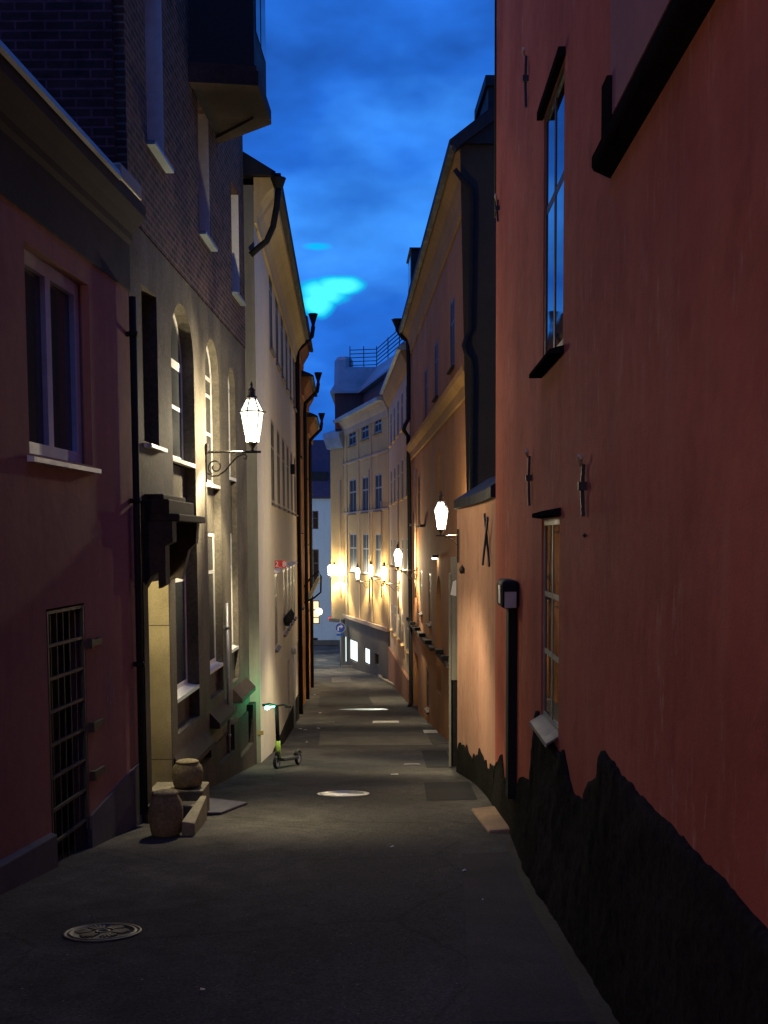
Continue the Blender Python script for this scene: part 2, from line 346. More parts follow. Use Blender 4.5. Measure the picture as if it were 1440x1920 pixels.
def window(parent, w, s0, s1, z0, z1, inset=.12, fm='whitep', pm='glass', nx=2, zs=(.62,), fw=.05, sill=None, sillm=None, sillp=.08, arch=False, o=0., name='window', sillt=.04, fd=.014):
    mb = MB(); a0, a1 = o-inset-fd, o-inset; zt = z1
    if arch:
        r = (s1-s0)/2; c = (s0+s1)/2; zt = z1-r
        for k in range(14):
            q0, q1 = math.pi*k/14, math.pi*(k+1)/14; P = []
            for oo in (a0, a1):
                P.append([w.P(c+rr*math.cos(q), oo, zt+rr*math.sin(q)) for rr, q in ((r-fw, q0), (r, q0), (r, q1), (r-fw, q1))])
            mb.hexa(P[0]+P[1])
    w.box(mb, s0, s0+fw, a0, a1, z0, zt); w.box(mb, s1-fw, s1, a0, a1, z0, zt); w.box(mb, s0+fw, s1-fw, a0, a1, z0, z0+fw)
    w.box(mb, s0+fw, s1-fw, a0, a1+.002, (zt-fw if not arch else zt-fw/2), (zt if not arch else zt+fw/2))
    for i in range(1, nx):
        c = s0+(s1-s0)*i/nx; w.box(mb, c-fw*.5, c+fw*.5, a0, a1-.003, z0+fw, zt-fw)
    for k in zs:
        z = z0+(z1-z0)*k; w.box(mb, s0+fw, s1-fw, a0, a1-.005, z-fw*.45, z+fw*.45)
    fr = mb.build(name, fm, parent)
    pn = MB(); hp = hole(s0, s1, z0, z1, arch); pts = [w.P(a, a0+fd*.4, z) for a, z in hp]
    for tri in tessellate_polygon([[Vector((a, z, 0)) for a, z in hp]]): pn.face([pts[k] for k in tri])
    pn.build('pane', pm, fr)
    if sill is not None:
        sb = MB(); w.prism(sb, [(a1, z0+.0), (o+sillp, z0-.03), (o+sillp, z0-.03-sillt), (o+.002, z0-.03-sillt), (o+.002, z0-.02), (a1, z0-.02)], s0-sill, s1+sill); sb.build('sill', sillm or fm, fr)
    return fr
def pipe(parent, w, s, z0, z1, r=.045, off=.09, m='black', name='downpipe', extra=None, clamps=True):
    mb = MB(); pts = extra or [w.P(s, off, z1), w.P(s, off, z0)]; mb.tube(pts, r)
    if clamps and not extra:
        z = z1-.4
        while z > z0+.3: mb.tube([w.P(s, off, z), w.P(s, off, z+.05)], r*1.3); w.box(mb, s-.012, s+.012, 0, off, z, z+.05); z -= 1.7
    return mb.build(name, m, parent)
# ------------------------------------------------------------------ ground
gb_ = MB(); xs = [-60, -20, -6, -4, -3, -2, -1, 0, 1, 2, 4, 8, 20, 60]; ys = [-20]
while ys[-1] < 92: ys.append(ys[-1]+1.)
ys += [120, 200, 600]
def gsm(y): return sum(gz(y+k)*w_ for k, w_ in ((-3, .1), (-1.5, .25), (0, .3), (1.5, .25), (3, .1)))
gz_raw = gz
ny = len(ys)
for y in ys:
    for x in xs: gb_.v.append((x, y, gz(y)))
for j in range(ny-1):
    for i in range(len(xs)-1): a = j*len(xs)+i; gb_.f.append((a, a+1, a+len(xs)+1, a+len(xs))); gb_.sm.append(True)
tag(gb_.build('ground', 'asphalt'), kind='structure')
def sheet(name, m, poly, lift=.004, kind='structure', parent=None):
    """thin sheet following the sloping ground; poly in (x,y)"""
    y0, y1 = min(p[1] for p in poly), max(p[1] for p in poly); mb = MB()
    brk = sorted({y0, y1}|{float(k) for k in range(math.ceil(y0), math.floor(y1)+1)}|{p[1] for p in poly})
    def span(y):
        X = []
        for a, b_ in zip(poly, poly[1:]+poly[:1]):
            if (a[1]-y)*(b_[1]-y) <= 0 and a[1] != b_[1]: X.append(a[0]+(b_[0]-a[0])*(y-a[1])/(b_[1]-a[1]))
            elif a[1] == b_[1] == y: X += [a[0], b_[0]]
        return (min(X), max(X)) if X else None
    for a, b_ in zip(brk, brk[1:]):
        if b_-a < 1e-6: continue
        A, B = span(a+1e-5), span(b_-1e-5)
        if A and B: mb.face([(A[0], a, gz(a)+lift), (A[1], a, gz(a)+lift), (B[1], b_, gz(b_)+lift), (B[0], b_, gz(b_)+lift)])
    o = mb.build(name, m, parent)
    if kind: tag(o, kind=kind)
    return o
def pxsheet(name, m, pp, lift=.004): return sheet(name, m, [tuple(gpt(*p).xy) for p in pp], lift)
pxsheet('asphalt_patch', 'patch', [(795, 1468), (880, 1466), (895, 1500), (800, 1502)])
pxsheet('asphalt_patch', 'patch2', [(600, 1372), (798, 1372), (812, 1397), (598, 1397)], .004)
pxsheet('asphalt_patch', 'patch', [(790, 1408), (836, 1408), (852, 1440), (800, 1440)], .004)
pxsheet('asphalt_patch', 'patch', [(600, 1305), (690, 1303), (700, 1322), (596, 1325)], .004)
pxsheet('asphalt_patch', 'patch2', [(622, 1270), (655, 1268), (660, 1278), (622, 1280)], .006)
pxsheet('asphalt_patch', 'patch3', [(866, 1602), (955, 1598), (1062, 1810), (1130, 1919), (884, 1919)], .003)
pxsheet('asphalt_patch', 'patch3', [(500, 1455), (600, 1440), (690, 1462), (560, 1475)], .003)
sheet('gutter_edge', 'gravel', [(.93, 3.0), (1.2, 3.0), (1.36, 9.6), (1.30, 10.2), (1.12, 9.8), (.99, 7.0)], .006)
# ------------------------------------------------------------------ left: low pink house
w1 = Wall((-3.88, -8), (-2.617, 11.2), 1)
h1 = thing('plastered_house', 'low dull pink plastered house with a barred iron door on the near left', 'house', w1.P(10, 0, -2.9))
wr = w1.rect((50, 650), (170, 700), (105, 492), (118, 862))
dr = w1.rect((93, 1400), (165, 1400), (120, 1137), (135, 1617))
zt1 = w1.hit(120, 455)[1]
fb = facade(w1, 0, w1.L, -3.6, 3.6, [hole(*wr), hole(dr[0], dr[1], dr[2]-.4, dr[3])], [.16, .18], 6.)
fb.build('wall', 'pink', h1)
f = MB(); w1.prism(f, [(.002, zt1), (.022, zt1), (.022, 3.02), (.05, 3.06), (.06, 3.12), (.12, 3.2), (.2, 3.28), (.2, 3.40), (.002, 3.46)], 0, w1.L+.0)
f.build('cornice', 'frieze', h1)
f = MB(); w1.prism(f, [(.215, 3.37), (.235, 3.40), (.215, 3.46), (-.3, 3.66), (-.3, 3.6), (.19, 3.42)], 0, w1.L-.9); f.build('gutter', 'bluemetal', h1)
f = MB(); w1.prism(f, [(.17, 3.47), (-.5, 3.66), (-2.2, 7.5), (-6, 7.7), (-6, 3.4), (-.1, 3.45)], 0, 17.0); f.build('roof', 'roof', h1)
f = MB(); w1.box(f, w1.L-.85, w1.L-.15, -.1, .21, 3.41, 3.56); f.build('roof_end_block', 'greyp', h1, .02)
window(h1, w1, *wr, inset=.1, fm='bluep', pm='glass2', nx=2, zs=(), fd=.08, fw=.115, sill=.06, sillp=.06)
cu_ = MB()
ca, cb2 = wr[0]+.1, wr[0]+(wr[1]-wr[0])*.52
# plinth in two pieces beside the door
zp0, zp1 = w1.hit(60, 1578)[1], w1.hit(215, 1478)[1]
f = MB(); a, b_ = 0., dr[0]
f.hexa([w1.P(a, 0, -4), w1.P(b_-.03, 0, -4), w1.P(b_-.03, .06, -4), w1.P(a, .06, -4), w1.P(a, 0, zp0+1.1), w1.P(b_-.03, 0, zp0-.03), w1.P(b_-.03, .06, zp0-.05), w1.P(a, .06, zp0+1.08)]); f.build('plinth', 'greypl', h1, .01)
f = MB(); a, b_ = dr[1], w1.L
f.hexa([w1.P(a, 0, -4), w1.P(b_, 0, -4), w1.P(b_, .025, -4), w1.P(a, .025, -4), w1.P(a, 0, zp1-.08), w1.P(b_, 0, zp1+.1), w1.P(b_, .025, zp1+.1), w1.P(a, .025, zp1-.08)]); f.build('plinth', 'greypl', h1)
# barred door
f = MB(); w1.box(f, dr[0], dr[1], -.178, -.14, dr[2]-.35, dr[3]); dpan = f.build('door', 'interior', h1)
f = MB(); g0, g1, gz0, gz1 = dr[0]+.02, dr[1]-.02, dr[2]-.02, dr[3]-.02
for a in (g0, g1-.03): w1.box(f, a, a+.03, -.03, .0, gz0, gz1)
for i in range(9):
    z = gz0+(gz1-gz0-.025)*i/8; w1.box(f, g0+.03, g1-.03, -.028, -.006, z, z+.026)
for i in range(1, 6):
    c = g0+(g1-g0)*i/6; w1.box(f, c-.008, c+.008, -.04, -.03, gz0, gz1)
f.build('grate', simple('grey_iron_grate', (.03, .034, .036), .6, .0), dpan)
for px, py in ((176, 1203), (180, 1357), (182, 1447)):
    a, z = w1.hit(px, py); f = MB(); w1.box(f, a-.17, a+.13, .0, .035, z-.03, z+.03); w1.box(f, a-.19, a-.14, -.03, .05, z-.045, z+.045); f.build('hinge', 'iron', dpan)
f = MB(); a, z = w1.hit(135, 1612); f.hexa([w1.P(dr[0]-.02, -.15, -3.2), w1.P(dr[1]+.12, -.15, -3.2), w1.P(dr[1]+.12, .22, -3.2), w1.P(dr[0]-.02, .2, -3.2), w1.P(dr[0]-.02, -.15, z+.03), w1.P(dr[1]+.12, -.15, z-.03), w1.P(dr[1]+.12, .22, z-.08), w1.P(dr[0]-.02, .2, z-.0)]); f.build('doorstep', 'greypl', h1, .01)
# smudge of chalk paint on the wall, flat worn paint
sm = MB(); a, z = w1.hit(205, 1300)
for k in range(16):
    aa = a+random.uniform(-.13, .13); zz = z+random.uniform(-.13, .16); l = random.uniform(.06, .16); q = random.uniform(-.03, .03)
    sm.face([w1.P(aa, .004+k*.0002, zz), w1.P(aa+.012, .004+k*.0002, zz), w1.P(aa+.008+q, .004+k*.0002, zz+l), w1.P(aa+q, .004+k*.0002, zz+l)])
sm.build('paint_scrawl', simple('lilac_chalk', (.30, .2, .32), .9), h1)
# ------------------------------------------------------------------ left: brick house
w2 = Wall((-2.62, 11.24), (-2.43, 19.1), 1)
h2 = thing('brick_house', 'tall brick house with arched grey stone ground floor, porch and oriel', 'house', w2.P(4, 0, -3.6))
ZB = 3.35
slit = w2.rect((268, 700), (296, 700), (280, 545), (285, 832))
ar = []
for (l, r_, yt, xc) in ((325, 367, 575, 345), (388, 413, 640, 401), (430, 443, 692, 437)):
    a, c = w2.hit(l, 900)[0], w2.hit(r_, 900)[0]; ar.append((a, c, w2.hit(xc, yt)[1]))
ARB = [w2.hit(357, 1372)[1]+.1, w2.hit(411, 1300)[1], w2.hit(450, 1270)[1]]
po = w2.hit(272, 1300)[0], w2.hit(321, 1300)[0]
ztp = w2.hit(290, 1090)[1]
port = (po[0], po[1], -4.0, ztp)
holes = [hole(*slit)]+[hole(a, c, zb, zt, True) for (a, c, zt), zb in zip(ar, ARB)]+[hole(*port)]
facade(w2, 0, w2.L, -4.6, ZB, holes, [.22, .19, .14, .12, .45], 6.).build('wall', 'stone', h2)
bw = [w2.rect((272, 150), (304, 150), (290, -60), (292, 288)), w2.rect((371, 330), (391, 330), (380, 195), (381, 443)), w2.rect((433, 450), (447, 450), (439, 352), (440, 553))]
facade(w2, -.0, w2.L, ZB+.002, 9.6, [hole(*q) for q in bw], .28, 6., o=.012).build('brick_wall', 'brick', h2)
# visible gable side towards the camera, thin facing of bigger brick
f = MB(); f.box(-8.6, -2.72, 11.16, 11.22, 3.2, 9.6); f.build('gable_wall', 'brick2', h2)
for q in bw: window(h2, w2, *q, inset=.24, fm='whitep', pm='glass', nx=2, zs=(.66,), fw=.05, sill=.05, sillm='bluemetal', sillp=.1, o=.012)
for q in bw:   # white painted reveals on the far side
    f = MB(); w2.box(f, q[1]-.012, q[1]+.0, -.22, .008, q[2], q[3]); f.build('window_reveal', 'whitep', h2)
window(h2, w2, *slit, inset=.16, fm='darkp', pm='glass', nx=1, zs=(.5,), fw=.04, sill=.03, sillm='whitep', sillp=.09)
zsl = [w2.hit(338, 858)[1], w2.hit(400, 905)[1], w2.hit(436, 893)[1]]; zlo = [w2.hit(345, 1300)[1], w2.hit(400, 1252)[1], w2.hit(437, 1215)[1]]; zhi = [w2.hit(345, 1000)[1], w2.hit(400, 998)[1], w2.hit(437, 1000)[1]]
for i, (a, c, zt) in enumerate(ar):
    dpt = (.19, .14, .12)[i]; wa = a+.12; wc = c-.03
    window(h2, w2, a, c, zsl[i], zt, inset=dpt-.03, fm='whitep', pm='glass2', nx=2, zs=(.35, .62), fw=.055, sill=-.0, sillp=-.08, arch=True)
    window(h2, w2, a, c, zlo[i], zhi[i], inset=dpt-.03, fm='whitep', pm='glass2', nx=2, zs=(.7,), fw=.06, sill=0., sillp=-.02)
    f = MB(); w2.box(f, a, c, -dpt, -dpt+.04, zhi[i], zsl[i]-.07); f.build('spandrel', 'stone', h2); f = MB(); w2.box(f, a, c, -dpt, -dpt+.05, ARB[i]-.1, zlo[i]-.07); f.build('spandrel', 'stone', h2)
# sloping stone hoods and base blocks under the arches
pl = MB()
sx = [w2.hit(p, 1420)[0] for p in (326, 384, 392, 430, 437, 466)]
for k, (a, b_, zt_) in enumerate(((sx[0], sx[1], w2.hit(360, 1400)[1]), (sx[2]+.1, sx[3]-.1, w2.hit(412, 1330)[1]), (sx[4]+.1, sx[5]-.05, w2.hit(450, 1290)[1]))):
    f = MB(); w2.prism(f, [(-.2, zt_+.16), (.0, zt_+.08), (.15, zt_-.08), (.15, zt_-.15), (-.2, zt_-.15)], a, b_); f.build('stone_hood', 'dstone', h2, .015)
a0 = po[1]+.25
segs = [(a0, sx[0]), (sx[0]+.25, sx[1]-.12), (sx[1]+.1, sx[3]), (sx[3]+.15, w2.L)]
f = MB(); cs = [sx[0]+.15, sx[1]-.1, sx[2]+.15, sx[3]-.12, sx[4]+.12, sx[5]-.1]
prev = a0
for q0, q1 in zip(cs[0::2], cs[1::2]):
    w2.box(f, prev, q0, 0, .11, -4.7, ARB[0]-.55 if q0 < sx[1] else ARB[1]-.6); w2.box(f, q0, q1, 0, .11, -4.7, gz(w2.P(q0, 0, 0).y)+.22); w2.box(f, q0, q1, 0, .03, -4.7, ARB[1]-.7); prev = q1
w2.box(f, prev, w2.L, 0, .11, -4.7, ARB[1]-.6); f.build('base_course', 'dstone', h2)
pipe(h2, w2, w2.hit(421, 1300)[0], gz(14)-.2, w2.hit(421, 1130)[1], .025, .06, 'graymetal', 'conduit')
# portal: jambs, canopy on consoles, assumed inner lamp
f = MB(); zc = w2.hit(300, 962, .3)[1]
f2 = w2.hit(262, 1300)[0], w2.hit(330, 1300)[0]
w2.box(f, f2[0]+.0, po[0]-.005, 0, .06, -4, ztp+.02); f.build('door_jamb', 'dstone', h2, .01)
f = MB(); w2.box(f, po[0]-.03, po[1]+.16, -.0, .42, zc-.08, zc); w2.box(f, po[0], po[1]+.08, -.0, .3, zc, zc+.16); w2.box(f, po[0]+.1, po[1], 0, .22, zc+.16, zc+.22); f.build('canopy', 'dstone', h2, .012)
f = MB(); 
w2.prism(f, [(0, zc-.08), (.36, zc-.08), (.36, zc-.3), (.28, zc-.34), (.28, zc-.75), (.2, zc-.8), (.2, ztp+.12), (.12, ztp+.08), (0, ztp-.12)], po[0]-.12, po[0]+.08)
f.build('canopy_console', 'dstone', h2, .01); f = MB()
w2.prism(f, [(0, zc-.08), (.36, zc-.08), (.34, zc-.32), (.25, zc-.4), (.16, zc-.75), (.08, ztp+.02), (0, ztp-.02)], po[1]-.05, po[1]+.1)
f.build('canopy_console', 'dstone', h2, .01)
f = MB(); w2.box(f, po[0], po[1], -.3, .02, ztp+.3, zc-.08); f.build('lintel', 'dstone', h2)
f = MB(); w2.box(f, po[1]-.018, po[1]-.001, -.44, -.005, w2.hit(300, 1180)[1]+.01, ztp); w2.box(f, po[1]-.018, po[1]-.001, -.44, -.005, w2.hit(300, 1446)[1]+.01, w2.hit(300, 1180)[1]); w2.box(f, po[1]-.018, po[1]-.001, -.44, -.005, -4, w2.hit(300, 1446)[1]); f.build('door_reveal', 'stone2', h2)
f = MB(); w2.box(f, po[0], po[1]-.02, -.45, -.42, -4, ztp); f.build('door', 'interior', h2)
f = MB(); lp = w2.P(po[0]+.12, -.2, ztp-.06); f.lathe([(.0, -.03), (.05, -.02), (.06, .03), (0, .04)], lp, 12); lampm = f.build('assumed_porch_lamp', emit('dim_porch_lens', (1, .8, .45), .8), h2)  # assumed lamp out of sight, inferred from the lit door reveal
ld = bpy.data.lights.new('porch_light', 'POINT'); ld.energy = 62; ld.color = (1, .84, .45); ld.shadow_soft_size = .06; lo = bpy.data.objects.new('porch_light', ld); COL.objects.link(lo); lo.parent = h2; lo.location = lp-h2.location-Vector((0, 0, .09))
# oriel
sa, sb = w2.hit(352, 60)[0], w2.hit(386, 200)[0]+.9; zo = 6.05
oc = [(sa, 0), (sa+.15, .85), (sb-.75, .85), (sb, 0)]
f = MB(); n = 4
bot = [w2.P(a, o_, zo) for a, o_ in oc]; topp = [w2.P(a, o_, 9.6) for a, o_ in oc]
f.face(bot); 
for i in range(3): f.face([bot[i], bot[i+1], topp[i+1], topp[i]])
ob = f.build('oriel', 'roof', h2)
f = MB()
def ring(off_in, off_out, z0_, z1_, mb):
    def sc(p, k): return (p[0]+(-k if p == oc[0] or p == oc[1] else k), p[1]+(k if p[1] > 0 else 0))
    A = [w2.P(*sc(p, off_out), z0_) for p in oc]; B = [w2.P(*sc(p, off_out), z1_) for p in oc]
    for i in range(3): mb.face([A[i], A[i+1], B[i+1], B[i]])
    C = [w2.P(*sc(p, off_in), z0_) for p in oc]; D = [w2.P(*sc(p, off_in), z1_) for p in oc]
    for i in range(3): mb.face([A[i], A[i+1], C[i+1], C[i]]); mb.face([B[i], B[i+1], D[i+1], D[i]]); mb.face([C[i], C[i+1], D[i+1], D[i]])
ring(-.16, .06, zo-.05, zo+.14, f); ring(-.1, .03, zo+.14, zo+.22, f); f.build('oriel_moulding', 'dstone', ob)
f = MB(); f.face([w2.P(sa+.2, .1, zo-.01), w2.P(sa+.32, .68, zo-.01), w2.P(sb-.85, .68, zo-.01), w2.P(sb-.3, .1, zo-.01)]); f.build('soffit_panel', 'dstone', ob)
f = MB()
for a, b_ in ((sa+.3, (sa+sb)/2-.35), ((sa+sb)/2-.25, sb-.85)): w2.box(f, a, b_, .85, .862, zo+.75, 8.6)
f.build('oriel_pane', 'glass', ob)
# corner rain pipe between the pink and the brick house
pipe(h1, w1, w1.L-.1, gz(11.1)+.12, w1.hit(240, 560)[1], .035, .07, 'black')
# ------------------------------------------------------------------ stone balls, steps by the porch
def ball(px, py, s, label):
    g = gpt(px, py); o = thing('stone_bollard', label, 'bollard', g, 'round stone bollards beside the porch')
    return o, g
M['ballstone'] = stone('ochre_ball_stone', (.29, .24, .14), (.13, .11, .07), 34, .8)
def pot(o, base, r, h, m='ballstone'):
    f = MB(); f.lathe([(r*.62, 0), (r*.9, h*.06), (r, h*.3), (r*1.02, h*.55), (r*.93, h*.75), (r*.72, h*.88), (r*.70, h*.9)], base, 28); f.build('body', m, o)
    f = MB(); f.lathe([(r*.74, h*.9), (r*.76, h*.925), (r*.62, h*.96), (r*.3, h*.99), (0, h)], base, 28); f.build('cap', m, o)
g = gpt(312, 1566); b1 = thing('stone_bollard', 'nearer of two squat round stone bollards, standing lower on the steps', 'bollard', g, 'round stone bollards beside the porch'); pot(b1, g, .165, .46)
d = ray(352, 1475); sY = 11.75; q = d*(sY/d.y); b2 = thing('stone_bollard', 'farther round stone bollard standing raised on a stone block', 'bollard', q, 'round stone bollards beside the porch'); pot(b2, q, .17, .31)
st = thing('stone_steps', 'pale stone blocks and steps below the porch holding the bollards', 'steps', (q.x, q.y, gz(q.y)))
zb2 = q.z
def blk(x0, x1, y0, y1, z1, name='step', m='granite', bev=.012):
    f = MB(); f.box(x0, x1, y0, y1, gz(y1)-.3, z1); return f.build(name, m, st, bev)
blk(-2.6, q.x+.2, sY-.2, sY+.25, zb2, 'step'); blk(-2.6, q.x+.17, sY-.42, sY-.2, zb2-.11)
g1_ = gpt(350, 1566)
f = MB(); x0, x1 = g.x+.16, q.x+.26
f.hexa([(x0, g1_.y-.05, gz(g1_.y)-.2), (x0+.13, g1_.y-.05, gz(g1_.y)-.2), (x1, sY-.3, gz(sY)-.2), (x0, sY-.3, gz(sY)-.2), (x0, g1_.y-.05, gz(g1_.y)+.15), (x0+.13, g1_.y-.05, gz(g1_.y)+.13), (x1, sY-.3, gz(sY)+.31), (x0, sY-.3, gz(sY)+.31)]); f.build('step', 'granite', st, .01)
f = MB(); a = gpt(390, 1532); f.hexa([(a.x-.15, a.y, gz(a.y)-.2), (a.x+.12, a.y+.15, gz(a.y)-.2), (a.x+.3, a.y+1.1, gz(a.y+1.1)-.2), (a.x-.2, a.y+1.1, gz(a.y+1.1)-.2), (a.x-.15, a.y, gz(a.y)+.05), (a.x+.12, a.y+.15, gz(a.y)+.015), (a.x+.3, a.y+1.1, gz(a.y+1.1)+.03), (a.x-.2, a.y+1.1, gz(a.y+1.1)+.09)])
tag(f.build('kerb_slab', 'greypl', None, .01), 'dark flat stone slab lying past the raised bollard block', 'slab')
# ------------------------------------------------------------------ left: beige house
w3 = Wall((-2.27, 19.35), (-2.80, 34.3), 1)
h3 = thing('beige_house', 'pale beige plastered house with rows of windows and cream coved eaves', 'house', w3.P(7, 0, -5))
def yy(px, py): return w3.hit(px, py)[0]
rows = []
zu = (w3.hit(508, 655)[1], w3.hit(508, 492)[1]); zm = (w3.hit(506, 940)[1], w3.hit(506, 782)[1]); zl = (w3.hit(517, 1216)[1], w3.hit(517, 1076)[1])
cen = [w3.hit(508, 570)[0]]+[0]*5
cen = [cen[0]+k*2.05 for k in range(6)]
hs = []
for c in cen: hs.append((c-.52, c+.52, zu[0], zu[1], 'u'))
for c in cen: hs.append((c-.56, c+.56, zm[0], zm[1], 'm'))
cl_ = [w3.hit(518, 1140)[0]]+[w3.hit(533, 1110)[0]+k*1.75 for k in range(4)]
for k, c in enumerate(cl_): hs.append((c-.5, c+.5, zl[0]-(0 if k == 0 else -.05), zl[1], 'l'))
ZE = 6.15
base_doors = [(w3.hit(546, 1300)[0]+k*1.9-.6, w3.hit(546, 1300)[0]+k*1.9+.4, -6.3, w3.hit(540, 1240)[1]) for k in (-.55, .9, 2.4)]
facade(w3, 0, w3.L, -6.6, ZE, [hole(*q[:4]) for q in hs]+[hole(*q) for q in base_doors], .16, 6.).build('wall', 'beige', h3)
for q in hs:
    zz = dict(u=(.66,), m=(.68,), l=(.7,))[q[4]]
    window(h3, w3, *q[:4], inset=.006, fm='greyp', pm='darkglass', nx=2, zs=zz, fw=.06, sill=.05, sillm='copper', sillp=.07)
    if q[4] == 'l':
        f = MB(); w3.prism(f, [(.0, q[3]+.03), (.1, q[3]+.05), (.0, q[3]+.12)], q[0]-.08, q[1]+.08); f.build('window_hood', 'whitep', h3)
for q in base_doors:
    f = MB(); w3.box(f, q[0], q[1], -.15, -.1, q[2], q[3]); f.build('door', 'interior', h3)
f = MB(); w3.prism(f, [(0.002, ZE-.55), (.05, ZE-.55), (.06, ZE-.4), (.12, ZE-.2), (.24, ZE-.02), (.34, ZE+.06), (.36, ZE+.14), (.36, ZE+.24), (.002, ZE+.24)], .02, w3.L); f.build('eaves_cove', 'cove', h3)
f = MB(); w3.prism(f, [(.37, ZE+.16), (.47, ZE+.18), (.49, ZE+.28), (.37, ZE+.28)], -.1, w3.L+.1); f.build('gutter', 'black', h3)
f = MB(); w3.prism(f, [(.4, ZE+.245), (.4, ZE+.3), (-2.6, ZE+2.1), (-6, ZE+2.1), (-6, ZE+.245)], -.12, w3.L); f.build('roof', 'roof', h3)
# grey end strip facing the camera
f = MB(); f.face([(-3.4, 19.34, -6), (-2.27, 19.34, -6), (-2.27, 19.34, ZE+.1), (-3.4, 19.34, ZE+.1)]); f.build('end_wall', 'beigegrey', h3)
f = MB(); f.box(-2.75, -2.245, 19.28, 19.42, -4.6, w3.hit(500, 1412)[1]-.02); f.build('plinth', 'rock', h3, .01)
f = MB(); w3.prism(f, [(0, -7), (.04, -7), (.04, -3.9), (.0, -3.9)], .05, 3.4)
f.v = []; f.f = []; f.sm = []
zA = w3.hit(505, 1415)[1]
f.hexa([w3.P(0.02, 0, -7), w3.P(w3.L, 0, -7), w3.P(w3.L, .035, -7), w3.P(.02, .035, -7), w3.P(.02, 0, zA), w3.P(w3.L, 0, gz(34)+.75), w3.P(w3.L, .035, gz(34)+.75), w3.P(.02, .035, zA)]); f.build('plinth', 'rock', h3)
# big downpipe elbow at the near top corner
f = MB(); e0 = w3.P(-.02, .42, ZE+.15); r0 = [(522, 352, 19.2), (519, 385, 19.2), (512, 425, 19.2), (500, 452, 19.2), (484, 465, 19.2), (470, 478, 19.2)]
pts = []
for px, py, Y in r0: dd = ray(px, py); pts.append(dd*(Y/dd.y))
f.tube(pts, .055, 12); f.lathe([(.07, 0), (.08, .02), (.13, .16), (.14, .18)], pts[0]-Vector((0, 0, .02)), 10); f.build('downpipe', 'black', h3)
# bright thin vertical service pipe with cap
sp_, zp_ = w3.hit(547, 1217); f = MB(); f.tube([w3.P(sp_, .06, zp_), w3.P(sp_, .06, gz(w3.P(sp_, 0, 0).y)-.0)], .03); f.lathe([(.06, -.12), (.065, .03), (.03, .1)], w3.P(sp_, .06, zp_-.02), 10); f.build('service_pipe', 'whitep', h3)
# cable box, plaque, flower pots
f = MB(); a, z = w3.hit(545, 880); w3.box(f, a-.15, a+.15, 0, .12, z-.14, z+.14); f.build('cable_box', 'black', h3, .01)
f = MB()
for k in range(3): a, z = w3.hit(531+k*4, 1166-k*5); f.lathe([(.06, -.1), (.1, .06), (.07, .12), (0, .22)], w3.P(a, .1, z), 8)
f.build('flower_pots', 'black', h3)
f = MB(); dd = ray(489, 1374); p_ = dd*(19.33/dd.y); f.box(p_.x-.05, p_.x+.05, 19.32, 19.335, p_.z-.035, p_.z+.035); f.build('plaque', 'ochre', h3)
# red house-number sign standing out from the wall
def text(body, size, m, parent, origin, xdir, zdir, name='lettering', ext=.002, bold=False):
    c = bpy.data.curves.new(name, 'FONT'); c.body = body; c.size = size; c.extrude = ext; c.align_x = 'CENTER'; c.align_y = 'CENTER'
    if bold: c.offset = size*.02
    o = bpy.data.objects.new(name, c); COL.objects.link(o); x = Vector(xdir).normalized(); z = Vector(zdir).normalized(); n = x.cross(z)
    o.matrix_world = Matrix(((x.x, z.x, n.x, 0), (x.y, z.y, n.y, 0), (x.z, z.z, n.z, 0), (0, 0, 0, 1)))
    bpy.context.view_layer.update(); me = bpy.data.meshes.new_from_object(o); bpy.data.objects.remove(o)
    me.transform(Matrix(((x.x, z.x, n.x, 0), (x.y, z.y, n.y, 0), (x.z, z.z, n.z, 0), (0, 0, 0, 1)))); o = bpy.data.objects.new(name, me); COL.objects.link(o)
    off = Vector((0, 0, 0)); q = parent
    while q: off += q.location; q = q.parent
    o.parent = parent; o.location = Vector(origin)-off; me.materials.clear(); me.materials.append(M[m]); return o
a, z = w3.hit(515, 1058); Ys = w3.P(a, 0, 0).y; dd = ray(526, 1058); c_ = dd*(Ys/dd.y)
hw = .125; f = MB(); f.box(c_.x-hw, c_.x+hw, Ys-.01, Ys+.01, c_.z-.085, c_.z+.085); sg = f.build('house_sign', 'redsign', h3)
f = MB(); f.box(w3.P(a, 0, 0).x, c_.x-hw, Ys-.012, Ys+.012, c_.z-.055, c_.z+.055); f.build('sign_bracket', 'graymetal', sg)
text('2_8', .16, 'signwhite', sg, (c_.x, Ys-.013, c_.z), (1, 0, 0), (0, 0, 1))
